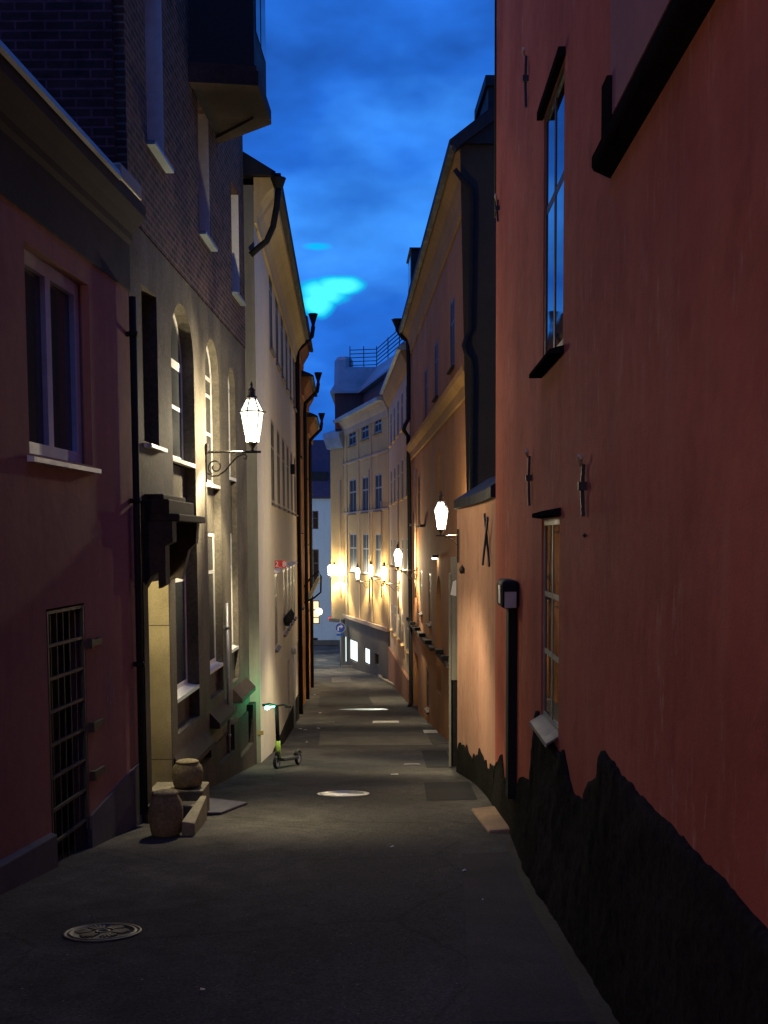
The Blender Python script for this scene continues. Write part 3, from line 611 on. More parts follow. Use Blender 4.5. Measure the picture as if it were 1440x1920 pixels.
# ------------------------------------------------------------------ left: row of orange houses beyond
w4 = Wall((-2.83, 34.4), (-3.47, 52.0), 1)
def far_left(label, s0, s1, ze, m, seed, hopper=True):
    rr = random.Random(seed); h = thing('tenement_house', label, 'house', w4.P((s0+s1)/2, 0, -6.5), 'burnt orange houses in the left row')
    hs = []; n = max(2, int((s1-s0)/2.1)); z = gz(w4.P(s0, 0, 0).y)+3.3
    st_ = (s1-s0)/n
    while z < ze-2.0:
        for k in range(n): c = s0+st_*(k+.5); hs.append((c-.45, c+.45, z, z+1.5))
        z += 2.75
    dz = [(s0+st_*(k+.5)-.5, s0+st_*(k+.5)+.5, -8.4, gz(w4.P(s0+st_*(k+.5), 0, 0).y)+2.2) for k in range(n)]
    facade(w4, s0, s1-.03, -8.5, ze, [hole(*q) for q in hs+dz], .15, 6.).build('wall', m, h)
    for q in hs: window(h, w4, *q, inset=.05, fm='greyp', pm='glass', nx=2, zs=(.66,), fw=.06, sill=.04, sillm='dstone')
    for q in dz:
        f = MB(); w4.box(f, q[0], q[1], -.14, -.08, q[2], q[3]); f.build('door', 'interior', h)
    f = MB(); w4.prism(f, [(.002, ze-.7), (.08, ze-.7), (.1, ze-.45), (.25, ze-.2), (.3, ze-.1), (.3, ze), (.002, ze)], s0, s1-.03); f.build('cornice', m, h)
    f = MB(); w4.prism(f, [(.46, ze+.03), (.42, ze-.02), (.3, ze+.002), (-6, ze+.002), (-6, ze+1.3), (-3, ze+1.3), (.3, ze+.12)], s0-.1, s1); f.build('roof', 'roof', h)
    if hopper:
        f = MB(); s_ = s0+.35; f.lathe([(.05, -.3), (.06, -.2), (.15, .08), (.16, .1)], w4.P(s_, .62, ze+.1), 6)
        f.tube([w4.P(s_, .62, ze-.2), w4.P(s_, .58, ze-.5), w4.P(s_, .12, ze-.95), w4.P(s_, .1, ze-1.3), w4.P(s_, .1, gz(w4.P(s_, 0, 0).y)+.1)], .07, 8)
        f.build('downpipe', 'black', h)
    return h
far_left('first dark orange house of the left row, next to the beige one', 0, 6.2, 7.0, 'orange', 1)
far_left('second orange house of the left row, lower eaves with a black hopper', 6.25, 12.0, 6.1, 'orange', 2)
far_left('farthest orange house of the left row, lowest, beside the crossing street', 12.05, w4.L, 5.25, 'orange', 4)
# slanted shop board with its frame on the left row
a, z = w4.hit(570, 1096); c0 = w4.P(a, 0, z)
bd = thing('shop_board', 'slanted pale board on a black frame sticking out of the left row', 'board', c0)
f = MB(); f.hexa([c0+Vector(v_) for v_ in ((.05, 0, -.6), (.12, .05, -.75), (.6, .05, .2), (.52, 0, .3), (.05, 1., -.6), (.12, 1.05, -.75), (.6, 1.05, .2), (.52, 1., .3))]); f.build('panel', 'greyp', bd)
f = MB(); f.tube([c0+Vector((0, 0, -.1)), c0+Vector((.25, 0, .25)), c0+Vector((.58, 0, .5)), c0+Vector((.66, 0, .3)), c0+Vector((.64, 0, -.3)), c0+Vector((.4, 0, -.5)), c0+Vector((0, 0, -.7))], .035, 8); f.build('frame', 'black', bd)
a, z = w4.hit(580, 1140); 
# ------------------------------------------------------------------ end of the street: white house with dark roof
hf = thing('white_house', 'white rendered house with dark plum roof closing the street', 'house', (-4, 78, -7.8))
wf = Wall((-14, 78), (6, 78), 1); wf.n = Vector((0, -1, 0)); wf.p = Vector((-14, 78, 0)); wf.d = Vector((1, 0, 0))
fh = []
for px, pxr, yt, yb in ((586, 597, 958, 992), (586, 598, 1030, 1095), (586, 599, 1126, 1170), (586, 596, 1196, 1212)):
    fh.append(wf.rect((px, (yt+yb)/2), (pxr, (yt+yb)/2), (590, yt), (590, yb)))
facade(wf, 0, 20, -8.2, wf.hit(600, 935)[1], [hole(*q) for q in fh], .15, 6.).build('wall', 'white', hf)
for i, q in enumerate(fh): window(hf, wf, *q, inset=.1, fm='darkp', pm='warmpane' if i == 2 else 'glass', nx=1, zs=(.6,), fw=.07)
zr = wf.hit(600, 935)[1]
f = MB(); wf.prism(f, [(.15, zr), (.15, zr+.15), (-4, zr+4.6), (-6, zr+4.6), (-6, zr)], 0, 20); f.build('roof', 'tileroof', hf)
f = MB(); wf.prism(f, [(-1., zr+.6), (-.9, zr+2.0), (-3., zr+2.2), (-3, zr+.6)], 8.6, 9.9); f.build('dormer', 'roof', hf)
f = MB(); wf.box(f, 0, 20, 0, .12, -8, wf.hit(620, 1200)[1]); f.build('plinth', 'slate', hf)
# ------------------------------------------------------------------ right: corner house
w5 = Wall((.26, 52.5), (-2.30, 62.6), -1)
h5 = thing('corner_house', 'yellow corner house with slate grey lit shopfront and zinc mansard roof', 'house', w5.P(8, 0, -7.5))
cols = [w5.hit(p, 900)[0] for p in (661, 685, 709)]
rws = [(833, 782), (963, 899), (1085, 1008), (1166, 1102)]
hs5 = []
for k, c in enumerate(cols):
    px = (661, 685, 709)[k]; wd = .48
    for i, (yb, yt) in enumerate(((835, 808), (960, 900), (1068, 1000), (1160, 1104))):
        dy = (-12, 0, 10, 14)[i]*k*.7 if i != 1 else 0
        ybb = (835-12*k, 963-3*k, 1072+4*k, 1162+14*k)[i]; ytt = (808-12*k, 898-5*k, 1000-0*k, 1104+3*k)[i]
        e0, e1 = w5.hit(px-6.5, 900)[0], w5.hit(px+6.5, 900)[0]; hs5.append((min(e0, e1), max(e0, e1), w5.hit(px, ybb)[1], w5.hit(px, ytt)[1]))
shops = [w5.rect((656, 1220), (672, 1220), (664, 1200), (664, 1240)), w5.rect((684, 1230), (695, 1230), (690, 1215), (690, 1246)), w5.rect((645, 1215), (651, 1215), (648, 1192), (648, 1242))]
small = w5.rect((704, 1235), (712, 1235), (708, 1226), (708, 1246))
zst = w5.hit(680, 1168)[1]
ZC5 = w5.hit(640, 800)[1]+.2
facade(w5, 0, w5.L, zst, ZC5, [hole(*q) for q in hs5 if q[2] > zst], .15, 6.).build('wall', 'yellow', h5)
facade(w5, 0, w5.L, -8.6, zst-.002, [hole(*q) for q in shops+[small]], .12, 6., o=.05).build('shopfront', 'slate', h5)
for q in hs5:
    if q[2] > zst: window(h5, w5, *q, inset=.03, fm='greyp', pm='darkglass', nx=2, zs=(.62,), fw=.09, sill=.08, sillm='slate', sillp=.1)
for q in shops: window(h5, w5, *q, inset=.07, fm='black', pm='shoplight', nx=1, zs=(), fw=.06, o=.05, name='shop_window')
window(h5, w5, *small, inset=.1, fm='black', pm='glass', nx=1, zs=(), fw=.05, o=.05, name='cellar_window')
f = MB()
for zb_, hh, pr in ((zst, .18, .16), (w5.hit(680, 1000)[1]+1.1, .12, .06), (w5.hit(680, 862)[1], .1, .06)):
    w5.box(f, 0, w5.L+.02, .002, pr, zb_, zb_+hh)
f.build('string_course', 'yellow2', h5)
f = MB(); w5.prism(f, [(.002, ZC5-.8), (.04, ZC5-.8), (.06, ZC5-.5), (.2, ZC5-.2), (.3, ZC5-.05), (.002, ZC5-.05)], 0, w5.L+.05); f.build('cornice', 'yellow2', h5)
f = MB(); w5.prism(f, [(.55, ZC5-.05), (.6, ZC5+.1), (-.3, ZC5+.28), (-.3, ZC5-.05)], -.0, w5.L+.3); f.build('gutter', 'bluemetal', h5)
f = MB()
for s_ in (w5.hit(673, 900)[0], w5.hit(697, 900)[0], w5.hit(651, 900)[0]): w5.box(f, s_-.06, s_+.06, .002, .06, zst+.2, ZC5-.9)
f.build('pilaster_strip', 'yellow2', h5)
# mansard + terrace
zm0 = ZC5+.1
lo_ = [(-3.04, 62.3), (-1.4, 62.3), (.45, 53.2), (.9, 50)]; hi_ = [(-2.15, 62.8), (-.35, 62.8), (1.45, 55.2), (1.9, 52)]; ZL, ZH = atY_(640, 733, 62.3), atY_(680, 688, 62.8)
f = MB()
for (p0, p1) in zip(lo_, lo_[1:]): f.face([(p0[0]+.25, p0[1]+.25, zm0-.5), (p1[0]+.25, p1[1]+.25, zm0-.5), (p1[0]+.25, p1[1]+.25, ZL+.05), (p0[0]+.25, p0[1]+.25, ZL+.05)])
f.face([(-2.79, 62.55, zm0-.5), (-2.79, 70, zm0-.5), (-2.79, 70, ZL+.05), (-2.79, 62.55, ZL+.05)])
f.build('attic_wall', simple('dull_red_brick_attic', (.13, .05, .045), .9), h5)
f = MB()
for k in range(3):
    p0, p1, q0, q1 = lo_[k], lo_[k+1], hi_[k], hi_[k+1]
    f.face([(*p0, ZL), (*p1, ZL), (*q1, ZH), (*q0, ZH)]); f.face([(*p0, ZL-.12), (*p1, ZL-.12), (*p1, ZL), (*p0, ZL)])
f.face([(x_, y_, ZH) for x_, y_ in hi_]+[(6, 52, ZH), (6, 70, ZH), (-2.15, 70, ZH)])
f.face([(x_, y_, ZL-.12) for x_, y_ in lo_]+[(6, 52, ZL-.12), (6, 70, ZL-.12), (-3.04, 70, ZL-.12)])
f.face([(-3.04, 62.3, ZL), (-2.15, 62.8, ZH), (-2.15, 70, ZH), (-3.04, 70, ZL)])
f.build('roof', 'bluemetal', h5)
f = MB(); f.lathe([(.62, -1.3), (.56, .42), (.42, .62), (0, .66)], (-2.25, 63.3, ZH), 7, smooth=False, rot=.4); f.build('roof_turret', 'bluemetal', h5)
f = MB()
for k in range(5): z = ZH+.1+.22*k; f.bar((-1.9, 62.9, z), (-.35, 62.9, z+.05), .04); f.bar((-.35, 62.9, z+.05), (1.45, 55.3, z+.25), .04)
for x_, y_ in ((-1.9, 62.9), (-1.1, 62.9), (-.35, 62.9), (.3, 60.2), (.9, 57.6), (1.45, 55.3)): f.bar((x_, y_, ZH-.1), (x_, y_, ZH+1.2), .05)
f.build('railing', 'iron', h5)
# rounded corner pier facing up the street
wp = Wall((-2.32, 62.58), (-3.13, 63.6), -1)
zpt = wp.hit(632, 812)[1]
facade(wp, 0, wp.L, wp.hit(630, 1160)[1], zpt, [], .1, 4).build('corner_pier', 'yellow', h5)
f = MB(); wp.prism(f, [(.002, zpt-.9), (.1, zpt-.9), (.35, zpt-.3), (.4, zpt), (-.5, zpt+.3), (-.5, zpt-.9)], -.1, wp.L+.2); f.build('pier_cornice', 'bluemetal', h5)
facade(wp, .3, wp.L, -8.6, wp.hit(630, 1160)[1]-.25, [], .1, 4, o=-.6).build('corner_base', 'slate', h5)
f = MB(); wp.box(f, -.05, wp.L+.1, -.3, .15, wp.hit(630, 1160)[1]-.2, wp.hit(630, 1160)[1]); f.build('corner_ledge', 'slate', h5)
kb = MB()
kp = [gpt(*p) for p in ((640, 1252), (690, 1254), (703, 1259), (712, 1275), (745, 1292))]
for a_, b_ in zip(kp, kp[1:]):
    n_ = (b_-a_).normalized().cross(Vector((0, 0, 1)))*-.15
    kb.hexa([a_-Vector((0, 0, .1)), b_-Vector((0, 0, .1)), b_+n_-Vector((0, 0, .1)), a_+n_-Vector((0, 0, .1)), a_+Vector((0, 0, .12)), b_+Vector((0, 0, .12)), b_+n_+Vector((0, 0, .12)), a_+n_+Vector((0, 0, .12))])
tag(kb.build('kerb', 'granite'), kind='structure')
# ------------------------------------------------------------------ right: drab yellow house
w6 = Wall((.98, 39.95), (.29, 52.4), -1)
h6 = thing('tenement_house', 'drab yellow house between the brown house and the corner house on the right', 'house', w6.P(5, 0, -6.6))
ZE6 = 6.95; hs6 = []
zz6 = [(w6.hit(735, 833)[1], w6.hit(735, 770)[1]), (w6.hit(735, 945)[1], w6.hit(735, 880)[1]), (w6.hit(735, 1060)[1], w6.hit(735, 1010)[1]), (w6.hit(735, 1180)[1], w6.hit(735, 1130)[1])]
for k in range(5):
    c = 1.3+k*2.4
    for a, b_ in zz6: hs6.append((c-.5, c+.5, a, b_))
facade(w6, 0, w6.L, -8.2, ZE6, [hole(*q) for q in hs6], .14, 6.).build('wall', 'yellow2', h6)
for q in hs6: window(h6, w6, *q, inset=.006, fm='greyp', pm='darkglass', nx=2, zs=(.66,), fw=.06, sill=.06, sillm='yellow', sillp=.1)
f = MB(); w6.prism(f, [(.002, ZE6-.6), (.1, ZE6-.5), (.3, ZE6-.1), (.32, ZE6), (.002, ZE6)], .05, w6.L); f.build('cornice', 'ochre', h6)
f = MB(); w6.prism(f, [(.45, ZE6+.003), (.45, ZE6+.1), (-2, ZE6+1.6), (-6, ZE6+1.6), (-6, ZE6+.003)], .0, w6.L); f.build('roof', 'bluemetal', h6)
f = MB(); w6.prism(f, [(0, -8), (.09, -8), (.09, gz(44)+1.15), (.0, gz(44)+1.2)], 0, w6.L); f.build('plinth', 'brownbase', h6)
f = MB()
for k in range(5): z = ZE6+1.9+.35*k; f.bar(w6.P(3.5, -1.6, z), w6.P(9, -1.6, z), .045)
for k in range(4): s_ = 3.5+5.5*k/3; f.bar(w6.P(s_, -1.6, ZE6+1.0), w6.P(s_, -1.6, ZE6+3.4), .05)
f.build('railing', 'iron', h6)
# ------------------------------------------------------------------ right: tall brown house
w7 = Wall((1.76, 21.0), (1.04, 39.8), -1)
h7 = thing('brown_house', 'tall brown ochre house with coved eaves, dormers and a black downpipe', 'house', w7.P(9, 0, -5.8))
ZE7 = w7.hit(765, 640)[1]-.05
zs7 = w7.hit(880, 700)[1]; 
hs7 = []
def col7(px, specs, wd=.5):
    for (yt, yb) in specs: a = w7.hit(px, (yt+yb)/2)[0]; hs7.append((a-wd, a+wd, w7.hit(px, yb)[1], w7.hit(px, yt)[1]))
col7(848, ((560, 690),)); col7(818, ((640, 745),)); col7(799, ((690, 785),))
col7(806, ((1075, 1170),), .45); col7(790, ((1070, 1150),), .4); col7(786, ((890, 985),), .45)
col7(802, ((1255, 1330),), .45)
arch7 = w7.rect((818.5, 1150), (827, 1150), (823, 1080), (823, 1300)); nic = w7.rect((820, 880), (826, 880), (823, 840), (823, 925))
door7 = w7.rect((776, 1260), (782.5, 1260), (779, 1225), (779, 1335))
door7 = (door7[0]-.25, door7[1]+.1, -7.5, door7[3])
facade(w7, 0, w7.L, -8, ZE7, [hole(*q) for q in hs7]+[hole(*arch7, True), hole(*nic, True), hole(*door7)], [.16]*len(hs7)+[.22, .16, .7], 7.).build('wall', 'brown', h7)
for q in hs7: window(h7, w7, *q, inset=.01, fm='darkp', pm='darkglass', nx=2, zs=(.66,), fw=.06, sill=.05, sillm='dstone')
for q, mm, dp in ((arch7, 'ochre', .2), (nic, 'ochre', .14)):
    f = MB(); w7.box(f, q[0]-.05, q[1]+.05, -dp-.05, -dp, q[2]-.05, q[3]+.05); f.build('niche_back', mm, h7)
f = MB(); w7.box(f, door7[0]-.05, door7[1]+.05, -.72, -.69, -8, door7[3]+.05); f.build('door', 'ochre', h7)
ld = bpy.data.lights.new('doorway_light', 'SPOT'); ld.energy = 7000; ld.color = (.9, 1., .85); ld.spot_size = R(17); ld.spot_blend = .15; ld.shadow_soft_size = .02; lo = bpy.data.objects.new('doorway_light', ld); COL.objects.link(lo); lo.parent = h7
dm = (door7[0]+door7[1])/2; zg7 = gz(w7.P(dm, 0, 0).y)
lpos = w7.P(dm, -.3, zg7+.75); lo.location = lpos-h7.location; lo.rotation_euler = (w7.n*1.0+Vector((0, 0, -.40))).to_track_quat('-Z', 'Y').to_euler()
f = MB(); f.lathe([(.07, -.02), (.08, .05), (.0, .08)], lpos+Vector((0, 0, .03)), 12); f.build('assumed_doorway_lamp', 'smalllamp', h7)  # assumed lamp, placed for the light streak across the ground
f = MB(); zsc = w7.hit(880, 700)[1]
w7.prism(f, [(.002, zsc-.42), (.06, zsc-.42), (.08, zsc-.2), (.2, zsc-.05), (.22, zsc+.06), (.002, zsc+.12)], -.02, w7.L); f.build('string_course', 'ochre', h7)
f = MB(); w7.prism(f, [(.002, ZE7-.75), (.05, ZE7-.75), (.08, ZE7-.5), (.16, ZE7-.25), (.32, ZE7-.08), (.34, ZE7), (.002, ZE7)], -.02, w7.L); f.build('eaves_cove', 'ochre', h7)
f = MB(); w7.prism(f, [(.35, ZE7-.06), (.46, ZE7-.04), (.48, ZE7+.06), (-2.6, ZE7+2.4), (-7, ZE7+2.4), (-7, ZE7+.002), (.35, ZE7+.002)], -.15, w7.L+.1); f.build('roof', 'roof', h7)
def dormer(px, pyt, off, ln):
    a, z = w7.hit(px, pyt, off); f = MB(); w7.box(f, a-.01, a+ln, off-2.2, off, ZE7-.02, z); dmn = f.build('dormer', 'roof', h7, .01)
    f = MB(); w7.box(f, a-.07, a+ln+.06, off-2.2, off+.05, z, z+.05); f.build('dormer_roof', 'roof', dmn)
    f = MB(); w7.box(f, a+.2, a+ln-.2, off, off+.012, ZE7+.3, z-.15); f.build('dormer_pane', 'glass', dmn)
dormer(771, 468, .42, 1.6)
a, z = w7.hit(905, 142, -.3); f = MB(); z -= .4; w7.box(f, a-.8, a+.8, -1.6, -.3, z-2.6, z); w7.box(f, a-.86, a+.86, -1.66, -.24, z-.14, z+.06); f.build('chimney', 'roof', h7, .01)
# string moulding return and gable towards the camera
f = MB(); Yg = 20.96
def atY(px, py, Y): dd = ray(px, py); return dd*(Y/dd.y)
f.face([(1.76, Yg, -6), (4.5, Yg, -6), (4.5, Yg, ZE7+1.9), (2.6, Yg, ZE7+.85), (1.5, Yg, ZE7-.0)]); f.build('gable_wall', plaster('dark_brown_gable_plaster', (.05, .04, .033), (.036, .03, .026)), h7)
f = MB(); f.bar((1.35, Yg-.1, ZE7-.05), (4.5, Yg-.1, ZE7+2.2), .25, .2); f.build('verge', 'roof', h7)
# black downpipe, with bends
def ptube(parent, pts, r, name='downpipe', hop=None, m='black'):
    f = MB(); P = [atY(*p) for p in pts]; f.tube(P, r, 12)
    if hop: f.lathe([(r*1.1, -.25), (r*1.3, -.1), (r*3.0, .18), (r*3.3, .2)], P[0]+Vector((0, 0, .05)), 6)
    return f.build(name, m, parent)
ptube(h7, [(853, 318, 20.84), (868, 338, 20.84), (884, 352, 20.84), (886, 380, 20.84), (884, 500, 20.84), (882, 620, 20.84), (874, 634, 20.84), (870, 648, 20.78), (874, 662, 20.78), (884, 674, 20.84), (886, 700, 20.84), (884, 905, 20.84), (884, 1200, 20.84)], .048)
ptube(h7, [(746, 612, 39.5), (748, 624, 39.5), (756, 634, 39.5), (765, 640, 39.5), (766, 700, 39.5), (766, 785, 39.5), (759, 798, 39.4), (757, 806, 39.4), (765, 818, 39.5), (767, 900, 39.5), (770, 1200, 39.2), (771, 1318, 38.8), (766, 1328, 38.5)], .075, hop=True)
# shutters ledge and small fittings on the brown wall
for (pa, ya, pb, yb) in ((768, 1165, 815, 1212), (826, 1222, 848, 1250)):
    f = MB(); a0_, z0_ = w7.hit(pa, ya); a1_, z1_ = w7.hit(pb, yb); w7.box(f, min(a0_, a1_), max(a0_, a1_), .002, .14, (z0_+z1_)/2-.05, (z0_+z1_)/2+.05)
    lg = f.build('ledge', 'dstone', h7)
    n = 5 if pb < 820 else 2
    for k in range(n): f = MB(); s_ = min(a0_, a1_)+(abs(a1_-a0_))*(k+.5)/n; w7.box(f, s_-.12, s_+.12, .01, .2, (z0_+z1_)/2+.05, (z0_+z1_)/2+.16); f.build('roof_hook', 'black', lg)
f = MB(); a, z = w7.hit(821, 1047); w7.box(f, a-.2, a+.2, .01, .16, z+.02, z+.09); sl = f.build('wall_lamp', 'black', h7)
f = MB(); w7.box(f, a-.17, a+.17, .03, .15, z-.02, z+.018); f.build('lamp_lens', 'smalllamp', sl)
ld = bpy.data.lights.new('wall_light', 'POINT'); ld.energy = 6; ld.color = LAMP_C; ld.shadow_soft_size = .05; lo = bpy.data.objects.new('wall_light', ld); COL.objects.link(lo); lo.parent = h7; lo.location = w7.P(a, .12, z-.1)-h7.location
for px, py in ((796, 986), (777, 984)):
    f = MB(); a, z = w7.hit(px, py); w7.box(f, a-.3, a+.3, .0, .16, z-.04, z+.04); f.build('ledge', 'dstone', h7)
# ------------------------------------------------------------------ right: low annex with curved wall
ha = thing('curved_annex', 'low rounded plaster annex with dark coping between red and brown houses', 'house', (1.6, 15, -3.6))
cv = [(1.303, 12.44), (1.325, 13.4), (1.32, 14.4), (1.29, 15.4), (1.235, 16.3), (1.19, 17.0), (1.20, 17.35), (1.30, 17.62), (1.5, 17.8), (2.0, 17.95), (3.2, 18.0)]
def resample(c, n=6):
    o = []
    for i in range(len(c)-1):
        p0, p1, p2, p3 = c[max(i-1, 0)], c[i], c[i+1], c[min(i+2, len(c)-1)]
        for k in range(n):
            t_ = k/n; o.append(tuple(.5*((2*p1[j])+(-p0[j]+p2[j])*t_+(2*p0[j]-5*p1[j]+4*p2[j]-p3[j])*t_*t_+(-p0[j]+3*p1[j]-3*p2[j]+p3[j])*t_**3) for j in range(2)))
    return o+[c[-1]]
cc = resample(cv); ZA = atY(857, 948, 17.2).z; f = MB()
for (xa, ya), (xb, yb) in zip(cc, cc[1:]): f.face([(xa, ya, -5), (xb, yb, -5), (xb, yb, ZA), (xa, ya, ZA)], True)
import bmesh
annex = f.build('wall', 'red_lamplit', ha)
bmm = bmesh.new(); bmm.from_mesh(annex.data); bmesh.ops.remove_doubles(bmm, verts=bmm.verts, dist=1e-4); bmm.to_mesh(annex.data); bmm.free()
f = MB(); n = len(cc)
for (xa, ya), (xb, yb) in zip(cc, cc[1:]):
    A, B = Vector((xa, ya, 0)), Vector((xb, yb, 0)); d_ = (B-A).normalized(); o_ = Vector((-d_.y, d_.x, 0))*.06
    za, zb = ZA, ZA
    f.hexa([A+o_+Vector((0, 0, za-.05)), B+o_+Vector((0, 0, zb-.05)), B-o_*6+Vector((0, 0, zb-.05)), A-o_*6+Vector((0, 0, za-.05)), A+o_+Vector((0, 0, za+.08)), B+o_+Vector((0, 0, zb+.08)), B-o_*8+Vector((0, 0, zb+.42)), A-o_*8+Vector((0, 0, za+.42))])
f.build('coping', 'roof', ha)
# dark low plinth with jagged top on annex (paint, 5 mm proud of the wall)
f = MB(); rj = random.Random(4)
prev_t = None
for i, ((xa, ya), (xb, yb)) in enumerate(zip(cc, cc[1:])):
    def topz(y, k): return gz(y)+.40+.07*math.sin(y*3.1+1)+.09*(((y*1.3) % 1.)**2)+.03*math.sin(y*17)*(1 if y < 17 else .3)
    A, B = Vector((xa, ya, 0)), Vector((xb, yb, 0)); d_ = (B-A).normalized(); o_ = Vector((-d_.y, d_.x, 0))*.02
    if yb > 17.6: hA = hB = .6
    ta, tb = topz(ya, 0), topz(yb, 0)
    f.face([A+o_+Vector((0, 0, -5)), B+o_+Vector((0, 0, -5)), B+o_+Vector((0, 0, tb)), A+o_+Vector((0, 0, ta))])
    f.face([A+o_+Vector((0, 0, ta)), B+o_+Vector((0, 0, tb)), B+Vector((0, 0, tb)), A+Vector((0, 0, ta))])
f.build('plinth', 'rock', ha)
# narrow dark gate and white post just past the rounded end
gt_ = thing('dark_gate', 'narrow black gate beside the rounded annex end on the right', 'gate', (1.3, 17.9, -3.9))
q0 = atY(846, 1275, 18.2); q1 = atY(862, 1275, 18.2); f = MB(); f.box(q0.x, q0.x+.5, 18.2, 18.26, -5, q0.z); f.build('leaf', 'black', gt_)
f = MB(); f.box(q0.x-.0, q0.x+.5, 18.18, 18.3, q0.z, atY(850, 1045, 18.2).z); f.build('panel', 'beigegrey', gt_)
f = MB(); f.box(q0.x-.035, q0.x-.005, 18.17, 18.3, -5, atY(850, 1075, 18.2).z); f.build('post', 'beigegrey', gt_)
q2 = atY(851, 1102, 17.9); f = MB(); f.hexa([q2+Vector(v_) for v_ in ((-.05, 0, -.12), (.04, 0, -.14), (.04, .1, -.14), (-.05, .1, -.12), (-.01, 0, .1), (.04, 0, .12), (.04, .1, .12), (-.01, .1, .1))]); f.build('bracket_lamp', 'signwhite', gt_)
# ------------------------------------------------------------------ right: red house
w8 = Wall((1.02, -8), (1.30, 12.42), -1)
h8 = thing('red_house', 'big dark red plastered house filling the right side with black rough plinth', 'house', w8.P(14, 0, -2.8))
wu = (w8.hit(1019, 450)[0], w8.hit(1057, 380)[0]); wu = (min(wu), max(wu), w8.hit(1018, 692)[1], w8.hit(1020, 222)[1])
wl = (w8.hit(1015, 1150)[0], w8.hit(1048, 1150)[0]); wl = (min(wl), max(wl), w8.hit(1017, 1345)[1], w8.hit(1015, 975)[1])
facade(w8, 0, w8.L, -3.5, 9.2, [hole(*wu), hole(*wl)], [.05, .12], 6.).build('wall', 'red', h8)
window(h8, w8, *wu, inset=.01, fm='darkp', pm='glass', nx=2, zs=(.62,), fw=.06, sill=.06, sillm='soot', sillp=.1, sillt=.03)
f = MB(); w8.box(f, wu[0]-.05, wu[1]+.05, .002, .05, wu[3]+.0, wu[3]+.06); f.build('window_lintel', 'soot', h8)
wlf = window(h8, w8, *wl, inset=.015, fm='greyp', pm='glass', nx=2, zs=(.34, .63), fw=.045)
f = MB(); w8.prism(f, [(-.02, wl[2]+.015), (.085, wl[2]-.05), (.09, wl[2]-.075), (.08, wl[2]-.075), (.076, wl[2]-.06), (-.02, wl[2]+.0)], wl[0]-.0, wl[1]+.02); f.build('sill', 'copper', wlf)
f = MB(); w8.prism(f, [(.0, wl[3]+.01), (.07, wl[3]+.02), (.07, wl[3]+.05), (.0, wl[3]+.07)], wl[0]-.06, wl[1]+.06); f.build('drip_board', 'soot', wlf)
# ledge of the neighbouring roof over the wall, near right
a_e, z_e = w8.hit(1146, 318)
f = MB(); w8.prism(f, [(.0, z_e-.04), (.09, z_e-.0), (.10, z_e+.02), (.10, z_e+.07), (.0, z_e+.15)], 0, a_e+.02); f.build('eaves_ledge', 'soot', h8)
f = MB(); w8.box(f, a_e-.16, a_e-.02, .0, .06, z_e+.1, z_e+.42); f.build('eaves_end_block', 'soot', h8, .01)
f = MB(); w8.box(f, 0, a_e-.1, .002, .03, z_e+.22, 9.2); f.build('upper_wall_panel', 'pink', h8)
# iron wall anchors
def anchor(px, y0, y1, wv=.022, knob=None):
    a, zt_ = w8.hit(px, y0); zb_ = w8.hit(px, y1)[1]; f = MB()
    mid = (zt_+zb_)/2; f.bar(w8.P(a, .02, zb_), w8.P(a+.01, .025, mid), wv, wv); f.bar(w8.P(a+.01, .025, mid), w8.P(a, .02, zt_), wv, wv); w8.box(f, a-.018, a+.018, 0, .05, mid-.0, mid+.05)
    an = f.build('wall_anchor', 'iron', h8); f = MB()
    f.tube([w8.P(a, .03, zt_-.01), w8.P(a-.012, .05, zt_+.03), w8.P(a-.035, .05, zt_+.05), w8.P(a-.05, .04, zt_+.02)], .011, 8)
    f.build('hook', 'cream_dull', an); return an
anchor(991, 105, 200); anchor(937, 375, 415); anchor(997, 855, 948); anchor(1100, 870, 968); 
f = MB(); a, z = w8.hit(1099, 1004); f.lathe([(.0, -.015), (.015, 0), (0, .015)], w8.P(a, .01, z), 8); f.build('anchor_bolt', 'iron', h8)
# chipped pale plaster around the hooks
f = MB(); a, z = w8.hit(997, 862)
# anchors on the annex: X-shaped cross and an I bar
def ap(px, py, off=.02):
    r_ = ray(px, py)
    for (xa, ya), (xb, yb) in zip(cc, cc[1:]):
        A, B = Vector((xa, ya, 0)), Vector((xb, yb, 0)); n_ = (B-A).cross(Vector((0, 0, 1)))
        den = r_.dot(n_)
        if abs(den) < 1e-9: continue
        k = A.dot(n_)/den; h_ = r_*k
        if k > 0 and ya-.01 <= h_.y <= yb+.01: nn = n_.normalized(); nn = nn if nn.x < 0 else -nn; return h_+nn*off
    return r_*(16/r_.y)
f = MB(); f.bar(ap(913, 965, .03), ap(922, 1060, .03), .05, .025, (1, 0, 0)); f.bar(ap(923, 972, .055), ap(913, 1057, .055), .05, .025, (1, 0, 0)); f.build('wall_anchor', 'iron', ha)
f = MB(); f.bar(ap(862, 992, .03), ap(862, 1055, .03), .045, .03, (1, 0, 0)); f.build('wall_anchor', 'iron', ha)
f = MB(); f.lathe([(.03, -.06), (.05, .0), (0, .08)], ap(871, 1068, .04), 8); f.build('bolt', 'iron', ha)
